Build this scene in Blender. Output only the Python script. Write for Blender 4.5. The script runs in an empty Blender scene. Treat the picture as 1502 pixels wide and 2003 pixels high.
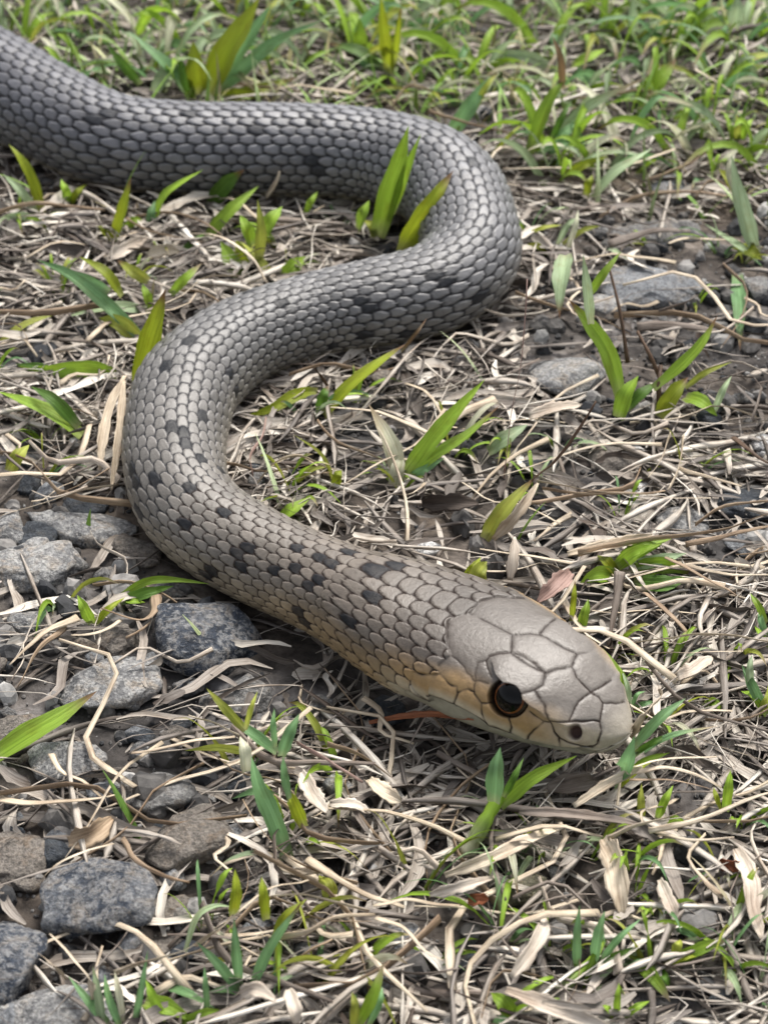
import bpy, math
import numpy as np
from mathutils import Vector, Matrix
rng = np.random.default_rng(7)
scene = bpy.context.scene
COL = scene.collection
U = 0.01                                  # everything below is measured in centimetres

# ------------------------------------------------------------------ camera
CAM_H, CAM_P, CAM_F = 21.5, math.radians(38), 3737.0    # height cm, pitch down, focal length in photo pixels
cam_d = bpy.data.cameras.new('camera'); cam = bpy.data.objects.new('camera', cam_d); COL.objects.link(cam)
cam.location = (0, 0, CAM_H * U); cam.rotation_euler = (math.radians(90) - CAM_P, 0, 0)
cam_d.sensor_fit = 'VERTICAL'; cam_d.sensor_height = 24.0; cam_d.lens = 24.0 * CAM_F / 2003.0
cam_d.clip_start = 0.01; cam_d.clip_end = 100.0
cam_d.dof.use_dof = True; cam_d.dof.focus_distance = 0.313; cam_d.dof.aperture_fstop = 26.0
scene.camera = cam
# ------------------------------------------------------------------ sky, sun, exposure
SUN_EL, SUN_AZ = math.radians(58), math.radians(25)      # azimuth from +Y (away from the camera) towards +X
world = bpy.data.worlds.new('World'); scene.world = world; world.use_nodes = True
wn = world.node_tree; sky = wn.nodes.new('ShaderNodeTexSky'); sky.sky_type = 'NISHITA'; sky.sun_disc = False
sky.sun_elevation = SUN_EL; sky.sun_rotation = SUN_AZ; sky.dust_density = 4.0; sky.air_density = 1.0; sky.ozone_density = 1.0
bg = wn.nodes['Background']; bg.inputs['Strength'].default_value = 0.085
hsv = wn.nodes.new('ShaderNodeHueSaturation'); hsv.inputs['Saturation'].default_value = 0.3      # thin cloud: nearly grey sky
wn.links.new(sky.outputs[0], hsv.inputs['Color']); wn.links.new(hsv.outputs[0], bg.inputs['Color'])
sun_d = bpy.data.lights.new('sun', 'SUN'); sun_d.energy = 1.5; sun_d.angle = math.radians(20); sun_d.color = (1.0, 0.95, 0.88)
sun = bpy.data.objects.new('sun', sun_d); COL.objects.link(sun)
sun_dir = Vector((math.sin(SUN_AZ) * math.cos(SUN_EL), math.cos(SUN_AZ) * math.cos(SUN_EL), math.sin(SUN_EL)))
sun.rotation_euler = sun_dir.to_track_quat('Z', 'Y').to_euler()
scene.view_settings.view_transform = 'Standard'; scene.view_settings.look = 'None'
scene.view_settings.exposure = 1.5; scene.view_settings.gamma = 1.0; scene.view_settings.use_curve_mapping = False

# ------------------------------------------------------------------ numeric helpers
FW = np.array([0, math.cos(CAM_P), -math.sin(CAM_P)]); UP = np.array([0, math.sin(CAM_P), math.cos(CAM_P)]); RT = np.array([1.0, 0, 0])
EYEPT = np.array([0, 0, CAM_H])
def at(px, py, z=0.0):
    """ground point (cm) that the photo shows at a pixel, at height z"""
    d = FW * CAM_F + RT * (px - 751.0) - UP * (py - 1001.5)
    return EYEPT + d * ((z - CAM_H) / d[2])
def dist_at(px, py, z=0.0): return float((at(px, py, z) - EYEPT) @ FW)
def proj(q):
    d = q - EYEPT; z = d @ FW
    return np.stack([751.0 + CAM_F * (d @ RT) / z, 1001.5 - CAM_F * (d @ UP) / z], -1)
def lin(r, g, b): return tuple((c / 255.0 / 12.92 if c / 255.0 < 0.04045 else ((c / 255.0 + 0.055) / 1.055) ** 2.4) for c in (r, g, b))
def hash3(i, j, k):
    h = (i.astype(np.int64) * 374761393 + j.astype(np.int64) * 668265263 + k.astype(np.int64) * 2147483647 + 1013904223) & 0xFFFFFFFF
    h = ((h ^ (h >> 13)) * 1274126177) & 0xFFFFFFFF; h = h ^ (h >> 16)
    return (h & 0xFFFF) / 65535.0
def vnoise(p):
    p = np.asarray(p, float); i = np.floor(p).astype(np.int64); f = p - i; f = f * f * (3 - 2 * f); r = 0
    for dx in (0, 1):
        for dy in (0, 1):
            for dz in (0, 1):
                w = (f[..., 0] if dx else 1 - f[..., 0]) * (f[..., 1] if dy else 1 - f[..., 1]) * (f[..., 2] if dz else 1 - f[..., 2])
                r = r + w * hash3(i[..., 0] + dx, i[..., 1] + dy, i[..., 2] + dz)
    return r * 2 - 1
def fbm(p, o=4, g=0.5):
    p = np.asarray(p, float); r = 0; a = 1.0; s = 0
    for k in range(o):
        r = r + a * vnoise(p * (2.03 ** k) + 17.3 * k); s += a; a *= g
    return r / s
def sstep(a, b, x):
    t = np.clip((x - a) / (b - a), 0, 1); return t * t * (3 - 2 * t)
def gh(x, y):
    """height of the soil (cm)"""
    x = np.asarray(x, float); y = np.asarray(y, float); z0 = np.zeros_like(x)
    return 0.28 * fbm(np.stack([x * 0.22, y * 0.22, z0 + 3], -1), 3) + 0.10 * fbm(np.stack([x * 1.3, y * 1.3, z0 + 9], -1), 3) - 0.12
def spline(pts, n):
    """Catmull-Rom through pts, n samples"""
    P = np.asarray(pts, float)
    if len(P) == 2: return P[0] + (P[1] - P[0]) * np.linspace(0, 1, n)[:, None]
    P = np.vstack([2 * P[0] - P[1], P, 2 * P[-1] - P[-2]]); m = len(P) - 3
    t = np.linspace(0, m, n); i = np.minimum(t.astype(int), m - 1); f = (t - i)[:, None]
    a, b, c, d = P[i], P[i + 1], P[i + 2], P[i + 3]
    return 0.5 * (2 * b + (c - a) * f + (2 * a - 5 * b + 4 * c - d) * f ** 2 + (3 * b - a - 3 * c + d) * f ** 3)
def norm(v): return v / (np.linalg.norm(v, axis=-1, keepdims=True) + 1e-12)

# ------------------------------------------------------------------ object helpers
def make_mesh(name, V, F, mat=None, smooth=True, cols=None, fib=None):
    """V in cm, F an (n,4) or (n,3) array or list of those"""
    me = bpy.data.meshes.new(name); V = np.asarray(V, np.float32) * U
    Fs = F if isinstance(F, list) else [F]
    Fs = [np.asarray(f, np.int32) for f in Fs if len(f)]
    me.vertices.add(len(V)); me.vertices.foreach_set('co', V.ravel())
    loops = np.concatenate([f.ravel() for f in Fs]); sizes = np.concatenate([np.full(len(f), f.shape[1], np.int32) for f in Fs])
    starts = np.concatenate([[0], np.cumsum(sizes)[:-1]]).astype(np.int32)
    me.loops.add(len(loops)); me.loops.foreach_set('vertex_index', loops)
    me.polygons.add(len(sizes)); me.polygons.foreach_set('loop_start', starts)
    me.polygons.foreach_set('use_smooth', np.full(len(sizes), smooth, bool))
    me.update(calc_edges=True)
    if cols is not None:
        c = np.ones((len(V), 4), np.float32); c[:, :3] = cols
        a = me.color_attributes.new('Col', 'FLOAT_COLOR', 'POINT'); a.data.foreach_set('color', c.ravel())
    if fib is not None:
        a = me.attributes.new('fib', 'FLOAT_VECTOR', 'POINT'); a.data.foreach_set('vector', np.asarray(fib, np.float32).ravel())
    if mat is not None:
        for m in (mat if isinstance(mat, (list, tuple)) else [mat]): me.materials.append(m)
    return me
def link(name, me, parent=None, loc=None):
    o = bpy.data.objects.new(name, me); COL.objects.link(o)
    if parent is not None: o.parent = parent
    if loc is not None: o.location = (loc[0] * U, loc[1] * U, loc[2] * U)
    return o
def tag(o, label=None, cat=None, group=None, kind=None):
    if label: o['label'] = label
    if cat: o['category'] = cat
    if group: o['group'] = group
    if kind: o['kind'] = kind
    return o
def grid_faces(n, m, wrap=False):
    i = np.arange(n - 1)[:, None]; mm = m if wrap else m - 1
    j = np.arange(mm)[None, :]; j2 = (j + 1) % m
    return np.stack([i * m + j, i * m + j2, (i + 1) * m + j2, (i + 1) * m + j], -1).reshape(-1, 4)

# ------------------------------------------------------------------ materials
def new_mat(name):
    m = bpy.data.materials.new(name); m.use_nodes = True; nt = m.node_tree
    return m, nt, nt.nodes['Principled BSDF']
def nd(nt, t, **kw):
    n = nt.nodes.new(t)
    for k, v in kw.items():
        if hasattr(n, k): setattr(n, k, v)
        else: n.inputs[k].default_value = v
    return n
def ramp(nt, stops):
    r = nt.nodes.new('ShaderNodeValToRGB'); e = r.color_ramp.elements
    while len(e) < len(stops): e.new(0.5)
    for el, (p, c) in zip(e, stops): el.position = p; el.color = (*c, 1)
    return r
def mix(nt, kind, fac, a, b):
    n = nt.nodes.new('ShaderNodeMix'); n.data_type = 'RGBA'; n.blend_type = kind
    for s, v in ((0, fac), (6, a), (7, b)):
        if hasattr(v, 'links'): nt.links.new(v, n.inputs[s])
        else: n.inputs[s].default_value = v if s == 0 else (*v, 1)
    return n.outputs[2]
def noise(nt, scale, detail=4, rough=0.55, vec=None, dist=0.0):
    n = nd(nt, 'ShaderNodeTexNoise', Scale=scale, Detail=detail, Roughness=rough, Distortion=dist)
    if vec is not None: nt.links.new(vec, n.inputs['Vector'])
    return n
def bump(nt, p, h, strength, dist):
    b = nd(nt, 'ShaderNodeBump', Strength=strength, Distance=dist); nt.links.new(h, b.inputs['Height']); nt.links.new(b.outputs[0], p.inputs['Normal'])

def mat_soil():
    m, nt, p = new_mat('soil'); tc = nd(nt, 'ShaderNodeTexCoord').outputs['Object']
    n1 = noise(nt, 60, 6, 0.65, tc); n2 = noise(nt, 420, 4, 0.6, tc); n3 = noise(nt, 14, 3, 0.5, tc)
    r1 = ramp(nt, [(0.3, (0.026, 0.023, 0.021)), (0.5, (0.075, 0.066, 0.058)), (0.6, (0.15, 0.136, 0.122)), (0.72, (0.26, 0.245, 0.228))]); nt.links.new(n1.outputs[0], r1.inputs[0])
    r2 = ramp(nt, [(0.35, (0.35, 0.33, 0.32)), (0.6, (1, 1, 1))]); nt.links.new(n2.outputs[0], r2.inputs[0])
    r3 = ramp(nt, [(0.4, (0.8, 0.85, 0.95)), (0.6, (1.15, 1.0, 0.85))]); nt.links.new(n3.outputs[0], r3.inputs[0])
    c = mix(nt, 'MULTIPLY', 1.0, r1.outputs[0], r2.outputs[0]); c = mix(nt, 'MULTIPLY', 1.0, c, r3.outputs[0])
    nt.links.new(c, p.inputs['Base Color']); p.inputs['Roughness'].default_value = 0.9; bump(nt, p, n2.outputs[0], 0.8, 0.0008)
    return m
def fibre_noise(nt, along, across, detail=4):
    """streaks that run along a blade or straw: 'fib' holds (cm along, cm across, a number per piece)"""
    at_ = nd(nt, 'ShaderNodeAttribute', attribute_name='fib'); mp = nd(nt, 'ShaderNodeVectorMath', operation='MULTIPLY'); mp.inputs[1].default_value = (along, across, 1.0)
    nt.links.new(at_.outputs['Vector'], mp.inputs[0]); return noise(nt, 1.0, detail, 0.6, mp.outputs[0])
def mat_straw(name, stops, rough=0.6, island=True):
    """dry fibre: one tone per piece, streaks and stains along it"""
    m, nt, p = new_mat(name)
    if island: rv = nd(nt, 'ShaderNodeNewGeometry').outputs['Random Per Island']
    else: rv = nd(nt, 'ShaderNodeObjectInfo').outputs['Random']
    r = ramp(nt, stops); nt.links.new(rv, r.inputs[0])
    n1 = fibre_noise(nt, 1.6, 42.0, 4); r1 = ramp(nt, [(0.3, (0.45, 0.40, 0.36)), (0.48, (0.9, 0.88, 0.85)), (0.66, (1.12, 1.1, 1.08))]); nt.links.new(n1.outputs[0], r1.inputs[0])
    n2 = fibre_noise(nt, 1.3, 3.0, 4); r2 = ramp(nt, [(0.32, (0.5, 0.43, 0.38)), (0.55, (1, 1, 1))]); nt.links.new(n2.outputs[0], r2.inputs[0])
    c = mix(nt, 'MULTIPLY', 0.9, r.outputs[0], r1.outputs[0]); c = mix(nt, 'MULTIPLY', 0.8, c, r2.outputs[0])
    nt.links.new(c, p.inputs['Base Color']); p.inputs['Roughness'].default_value = rough; p.inputs['Specular IOR Level'].default_value = 0.3
    bump(nt, p, n1.outputs[0], 0.6, 0.0003)
    return m
def mat_leaf(name='green_blade'):
    """living grass: vertex colour with veins along the blade, light coming through"""
    m, nt, p = new_mat(name)
    a = nd(nt, 'ShaderNodeVertexColor', layer_name='Col'); tc = nd(nt, 'ShaderNodeTexCoord').outputs['Object']
    n1 = fibre_noise(nt, 0.9, 34.0, 3); r1 = ramp(nt, [(0.3, (0.62, 0.66, 0.55)), (0.65, (1.16, 1.14, 1.25))]); nt.links.new(n1.outputs[0], r1.inputs[0])
    n2 = fibre_noise(nt, 2.2, 5.0, 4); r2 = ramp(nt, [(0.28, (0.75, 0.62, 0.5)), (0.5, (1, 1, 1))]); nt.links.new(n2.outputs[0], r2.inputs[0])
    c = mix(nt, 'MULTIPLY', 0.8, a.outputs[0], r1.outputs[0]); c = mix(nt, 'MULTIPLY', 0.7, c, r2.outputs[0])
    nt.links.new(c, p.inputs['Base Color']); p.inputs['Roughness'].default_value = 0.5; p.inputs['Specular IOR Level'].default_value = 0.35
    bump(nt, p, n1.outputs[0], 0.6, 0.0004)
    tr = nd(nt, 'ShaderNodeBsdfTranslucent'); nt.links.new(c, tr.inputs['Color'])
    mx = nd(nt, 'ShaderNodeMixShader'); mx.inputs[0].default_value = 0.38
    out = nt.nodes['Material Output']; nt.links.new(p.outputs[0], mx.inputs[1]); nt.links.new(tr.outputs[0], mx.inputs[2]); nt.links.new(mx.outputs[0], out.inputs['Surface'])
    return m
def mat_stone(name, dark, mid, light, sp=0.6, scale=55.0):
    m, nt, p = new_mat(name); tc = nd(nt, 'ShaderNodeTexCoord').outputs['Object']; oi = nd(nt, 'ShaderNodeObjectInfo')
    ad = nd(nt, 'ShaderNodeVectorMath', operation='ADD'); nt.links.new(tc, ad.inputs[0]); nt.links.new(oi.outputs['Location'], ad.inputs[1]); v = ad.outputs[0]
    n1 = noise(nt, scale * 2, 8, 0.72, v, 0.3); n2 = noise(nt, scale * 16, 5, 0.7, v); n3 = noise(nt, scale * 34, 3, 0.6, v); n4 = noise(nt, scale * 5, 6, 0.7, v, 0.8)
    r1 = ramp(nt, [(0.34, dark), (0.5, mid), (0.64, tuple(0.5 * (a + b) for a, b in zip(mid, light)))]); nt.links.new(n1.outputs[0], r1.inputs[0])
    ad2 = nd(nt, 'ShaderNodeMath', operation='MULTIPLY_ADD'); nt.links.new(n4.outputs[0], ad2.inputs[0]); ad2.inputs[1].default_value = 0.7; nt.links.new(n2.outputs[0], ad2.inputs[2])
    r2 = ramp(nt, [(0.80, (0, 0, 0)), (0.91, (1, 1, 1))]); nt.links.new(ad2.outputs[0], r2.inputs[0])
    mu = nd(nt, 'ShaderNodeMath', operation='MULTIPLY'); nt.links.new(r2.outputs[0], mu.inputs[0]); mu.inputs[1].default_value = sp
    c = mix(nt, 'MIX', mu.outputs[0], r1.outputs[0], light)
    r3 = ramp(nt, [(0.36, (0.42, 0.42, 0.43)), (0.6, (1.2, 1.2, 1.18))]); nt.links.new(n3.outputs[0], r3.inputs[0])
    c = mix(nt, 'MULTIPLY', 0.8, c, r3.outputs[0])
    r4 = ramp(nt, [(0.5, (1, 1, 1)), (0.66, (0.8, 0.66, 0.52))]); nt.links.new(n4.outputs[0], r4.inputs[0]); c = mix(nt, 'MULTIPLY', 0.8, c, r4.outputs[0])
    nt.links.new(c, p.inputs['Base Color']); p.inputs['Roughness'].default_value = 0.68; p.inputs['Specular IOR Level'].default_value = 0.4
    bump(nt, p, ad2.outputs[0], 0.9, 0.0012)
    return m
def mat_skin():
    m, nt, p = new_mat('snake_skin'); a = nd(nt, 'ShaderNodeVertexColor', layer_name='Col'); tc = nd(nt, 'ShaderNodeTexCoord').outputs['Object']
    n1 = noise(nt, 700, 3, 0.6, tc); n2 = noise(nt, 160, 4, 0.6, tc)
    r1 = ramp(nt, [(0.3, (0.82, 0.81, 0.8)), (0.7, (1.1, 1.1, 1.1))]); nt.links.new(n1.outputs[0], r1.inputs[0])
    r2 = ramp(nt, [(0.3, (0.84, 0.83, 0.82)), (0.7, (1.08, 1.08, 1.08))]); nt.links.new(n2.outputs[0], r2.inputs[0])
    c = mix(nt, 'MULTIPLY', 0.9, a.outputs[0], r1.outputs[0]); c = mix(nt, 'MULTIPLY', 0.8, c, r2.outputs[0])
    nt.links.new(c, p.inputs['Base Color']); p.inputs['Roughness'].default_value = 0.41; p.inputs['Specular IOR Level'].default_value = 0.5
    bw = nd(nt, 'ShaderNodeRGBToBW'); nt.links.new(a.outputs[0], bw.inputs[0]); mr = nd(nt, 'ShaderNodeMapRange'); mr.inputs['From Max'].default_value = 0.12; mr.inputs['To Min'].default_value = 0.08; mr.inputs['To Max'].default_value = 0.5
    nt.links.new(bw.outputs[0], mr.inputs['Value']); nt.links.new(mr.outputs[0], p.inputs['Specular IOR Level'])      # the black scales are matt
    n3 = noise(nt, 1500, 4, 0.65, tc); bump(nt, p, n3.outputs[0], 0.5, 0.00025)
    return m
def mat_plain(name, col, rough, spec=0.5, coat=0.0):
    m, nt, p = new_mat(name); tc = nd(nt, 'ShaderNodeTexCoord').outputs['Object']
    n1 = noise(nt, 900, 3, 0.6, tc); r = ramp(nt, [(0.3, tuple(c * 0.7 for c in col)), (0.7, tuple(c * 1.2 for c in col))]); nt.links.new(n1.outputs[0], r.inputs[0])
    nt.links.new(r.outputs[0], p.inputs['Base Color'])
    p.inputs['Roughness'].default_value = rough; p.inputs['Specular IOR Level'].default_value = spec; p.inputs['Coat Weight'].default_value = coat; p.inputs['Coat Roughness'].default_value = 0.03
    return m
M = {}
M['soil'] = mat_soil(); M['leaf'] = mat_leaf(); M['skin'] = mat_skin()
CREAM = (0.58, 0.49, 0.38); TAN = (0.36, 0.28, 0.2); GREYB = (0.19, 0.16, 0.135); DKB = (0.075, 0.055, 0.042)
M['litter'] = mat_straw('dry_litter', [(0.0, DKB), (0.12, (0.15, 0.134, 0.122)), (0.32, (0.24, 0.216, 0.195)), (0.58, (0.38, 0.345, 0.305)), (0.82, (0.55, 0.51, 0.45)), (1.0, (0.74, 0.71, 0.65))])
M['straw_var'] = mat_straw('loose_straw', [(0.0, (0.22, 0.18, 0.14)), (0.35, TAN), (0.7, CREAM), (1.0, (0.68, 0.61, 0.5))], island=False)
M['cream'] = mat_straw('cream_straw', [(0.0, (0.52, 0.44, 0.33)), (1.0, (0.66, 0.58, 0.46))], island=False)
M['white'] = mat_straw('bleached_leaf', [(0.0, (0.52, 0.46, 0.39)), (1.0, (0.66, 0.6, 0.52))], island=False)
M['tan'] = mat_straw('tan_straw', [(0.0, (0.3, 0.22, 0.15)), (1.0, (0.42, 0.32, 0.22))], island=False)
M['greyb'] = mat_straw('grey_brown_stem', [(0.0, (0.16, 0.135, 0.115)), (1.0, (0.25, 0.21, 0.18))], island=False)
M['brown'] = mat_straw('dark_brown_stem', [(0.0, (0.07, 0.042, 0.025)), (1.0, (0.12, 0.07, 0.04))], island=False)
M['pink'] = mat_straw('pinkish_stem', [(0.0, (0.34, 0.23, 0.2)), (1.0, (0.42, 0.29, 0.25))], island=False)
M['rust'] = mat_straw('rust_leaf', [(0.0, (0.3, 0.1, 0.045)), (1.0, (0.38, 0.15, 0.07))], island=False)
M['bark'] = mat_straw('bark', [(0.0, (0.05, 0.04, 0.034)), (1.0, (0.1, 0.08, 0.066))], rough=0.8, island=False)
M['basalt'] = mat_stone('blue_black_rock', (0.010, 0.014, 0.021), (0.032, 0.042, 0.062), (0.30, 0.30, 0.30), 0.62)
M['slate'] = mat_stone('dark_slate_rock', (0.012, 0.016, 0.022), (0.03, 0.037, 0.048), (0.09, 0.1, 0.11), 0.3)
M['grey'] = mat_stone('grey_rock', (0.05, 0.05, 0.051), (0.125, 0.123, 0.122), (0.3, 0.295, 0.285), 0.5)
M['brownrock'] = mat_stone('grey_brown_rock', (0.08, 0.07, 0.06), (0.16, 0.14, 0.12), (0.28, 0.25, 0.22), 0.4)
M['pale'] = mat_stone('pale_weathered_rock', (0.06, 0.061, 0.064), (0.19, 0.19, 0.193), (0.46, 0.455, 0.44), 0.55)
M['quartz'] = mat_stone('white_quartz', (0.55, 0.54, 0.53), (0.68, 0.67, 0.66), (0.8, 0.8, 0.79), 0.4)
M['bluegrey'] = mat_stone('blue_grey_rock', (0.1, 0.108, 0.12), (0.19, 0.2, 0.215), (0.34, 0.35, 0.36), 0.35)
M['speckle'] = mat_stone('speckled_pebble', (0.035, 0.036, 0.03), (0.2, 0.19, 0.13), (0.42, 0.39, 0.28), 0.7, 120)
M['gravel'] = None
def mat_gravel():
    m, nt, p = new_mat('gravel'); tc = nd(nt, 'ShaderNodeTexCoord').outputs['Object']; rv = nd(nt, 'ShaderNodeNewGeometry').outputs['Random Per Island']
    r = ramp(nt, [(0.0, (0.022, 0.025, 0.03)), (0.35, (0.055, 0.052, 0.05)), (0.65, (0.12, 0.112, 0.105)), (0.88, (0.22, 0.21, 0.2)), (1.0, (0.45, 0.44, 0.42))]); nt.links.new(rv, r.inputs[0])
    n1 = noise(nt, 500, 4, 0.6, tc); r1 = ramp(nt, [(0.3, (0.5, 0.5, 0.5)), (0.65, (1.15, 1.15, 1.15))]); nt.links.new(n1.outputs[0], r1.inputs[0])
    c = mix(nt, 'MULTIPLY', 0.9, r.outputs[0], r1.outputs[0]); nt.links.new(c, p.inputs['Base Color']); p.inputs['Roughness'].default_value = 0.85
    bump(nt, p, n1.outputs[0], 0.6, 0.0005); return m
M['gravel'] = mat_gravel()
M['turf'] = mat_straw('turf_blades', [(0.0, (0.07, 0.15, 0.025)), (0.25, (0.2, 0.36, 0.05)), (0.5, (0.3, 0.48, 0.14)), (0.72, (0.5, 0.6, 0.36)), (0.86, (0.4, 0.36, 0.16)), (1.0, (0.62, 0.56, 0.45))])

# ------------------------------------------------------------------ the snake: path and profile first, the ground is laid round it
HEAD_J = np.array([0.838, 22.788, 1.151]); HEAD_YAW, HEAD_PITCH = -0.6585, 0.0133
HS = np.array([-2.2, -1.2, 0, 0.9, 1.8, 2.5, 3.0, 3.35, 3.53, 3.6])           # stations along the head axis (snout tip at 3.6)
HW = np.array([.862, .986, 1.212, 1.311, 1.178, .949, .693, .418, .17, 0])   # half width
HT = np.array([.68, .771, .843, .885, .851, .712, .445, .225, .07, 0])       # height above the axis
HB = np.array([-.834, -.762, -.611, -.549, -.546, -.545, -.51, -.392, -.218, 0])
def pchip(xs, ys, x):
    h = np.diff(xs); d = np.diff(ys) / h; m = np.zeros_like(ys)
    m[1:-1] = np.where(d[1:] * d[:-1] > 0, 2 * d[1:] * d[:-1] / (d[1:] + d[:-1] + 1e-12), 0); m[0] = d[0]; m[-1] = d[-1]
    i = np.clip(np.searchsorted(xs, x) - 1, 0, len(xs) - 2); t = (x - xs[i]) / h[i]
    return (2*t**3-3*t**2+1)*ys[i] + (t**3-2*t**2+t)*h[i]*m[i] + (-2*t**3+3*t**2)*ys[i+1] + (t**3-t**2)*h[i]*m[i+1]
# centre line of the body in the photo: pixel, apparent width in pixels, lift off the ground in cm
BODY = [(700,1175,206,.30),(600,1132,191,.14),(505,1088,194,.04),(415,1035,194,0),(358,972,196,0),(341,890,200,0),(350,812,203,0),(375,748,200,0),
        (465,672,178,0),(600,620,166,0),(737,592,178,0),(840,568,182,0),(897,533,186,0),(922,494,192,0),(913,440,197,0),(888,380,200,0),(838,340,200,0),
        (750,310,188,0),(630,297,187,0),(485,294,188,0),(355,292,188,0),(215,275,190,0),(85,215,197,0),(-40,145,204,0),(-170,90,214,0)]
fwd = np.array([math.cos(HEAD_YAW) * math.cos(HEAD_PITCH), math.sin(HEAD_YAW) * math.cos(HEAD_PITCH), math.sin(HEAD_PITCH)])
ctrl = [HEAD_J + fwd * s for s in (3.6, 2.4, 1.2, 0.0, -1.2)]; crad = [None] * 5
for px, py, w, lift in BODY:
    r = 1.0
    for _ in range(6): r = 0.478 * w / CAM_F * dist_at(px, py, r * 0.87 + lift)
    ctrl.append(at(px, py, r * 0.87 + lift)); crad.append(r)
last = ctrl[-1]                                             # the rest of the body, outside the frame, tapers to a tail tip
for k, (dx, dy, rr) in enumerate([(-4, 2, 1.55), (-9, 2, 1.5), (-13, -2, 1.4), (-14, -7, 1.25), (-17, -11, 1.0), (-22, -12, .7), (-27, -10, .4), (-31, -9, .12)]):
    ctrl.append(np.array([last[0] + dx, last[1] + dy, rr * 0.87])); crad.append(rr)
ctrl = np.array(ctrl)
fine = spline(ctrl, 6000); arc = np.concatenate([[0], np.cumsum(np.linalg.norm(np.diff(fine, axis=0), axis=1))])
kidx = np.linspace(0, 5999, len(ctrl)); karc = np.interp(kidx, np.arange(6000), arc)
LTOT = arc[-1]; LVIS = karc[5 + len(BODY) - 1]
def center(a): return np.stack([np.interp(a, arc, fine[:, k]) for k in range(3)], -1)
ra_x = np.concatenate([[5.8], karc[5:]]); ra_y = np.concatenate([[0.80], np.array(crad[5:], float)])
def radius(a): return np.interp(a, ra_x, ra_y)
_sm = np.linspace(0, LTOT, 900); _r = radius(_sm)
for _ in range(12): _r[1:-1] = 0.25 * _r[:-2] + 0.5 * _r[1:-1] + 0.25 * _r[2:]
def radius(a): return np.interp(a, _sm, _r)
SNA = np.linspace(0, LTOT, 260); SNC = center(SNA)
SNR = np.where(SNA < 5, 1.0, radius(SNA)); SNR[SNA < 1.2] = 0.6
def snake_gap(p):
    """horizontal distance from points (n,3) to the snake's centre line, minus its radius"""
    p = np.atleast_2d(p); d = np.hypot(p[:, None, 0] - SNC[None, :, 0], p[:, None, 1] - SNC[None, :, 1]) - SNR[None]
    return d.min(1)
def snake_in(p, gap=0.08):
    d = np.linalg.norm(p[None] - SNC, axis=1) - SNR; return d.min() < gap

# ------------------------------------------------------------------ the ground
gx = np.concatenate([-np.geomspace(400, 27, 26), np.arange(-26.4, 26.5, 0.16), np.geomspace(27, 400, 26)])
gy = np.concatenate([-np.geomspace(400, 8, 26), np.arange(-6, 9, 1.0), np.arange(9, 64, 0.16), np.geomspace(65, 600, 26)])
GX, GY = np.meshgrid(gx, gy); GZ = gh(GX, GY)
near = (np.abs(GX) < 27) & (GY > 8) & (GY < 65)
GZ += np.where(near, 0.05 * fbm(np.stack([GX * 4, GY * 4, GX * 0], -1), 2), 0)
g = np.full(GX.shape, 9.0); g[near] = np.concatenate([snake_gap(c) for c in np.array_split(np.stack([GX[near], GY[near], GZ[near]], -1), 40)])
GZ = np.where(g < 0.3, np.minimum(GZ, -0.02), GZ) - 0.25 * (1 - sstep(-1.0, 0.0, g)) * (g < 0.3)
ground = link('ground', make_mesh('ground', np.stack([GX, GY, GZ], -1).reshape(-1, 3), grid_faces(len(gy), len(gx)), M['soil']))
tag(ground, 'dark brown gritty soil under the dry grass litter', kind='structure')

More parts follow.
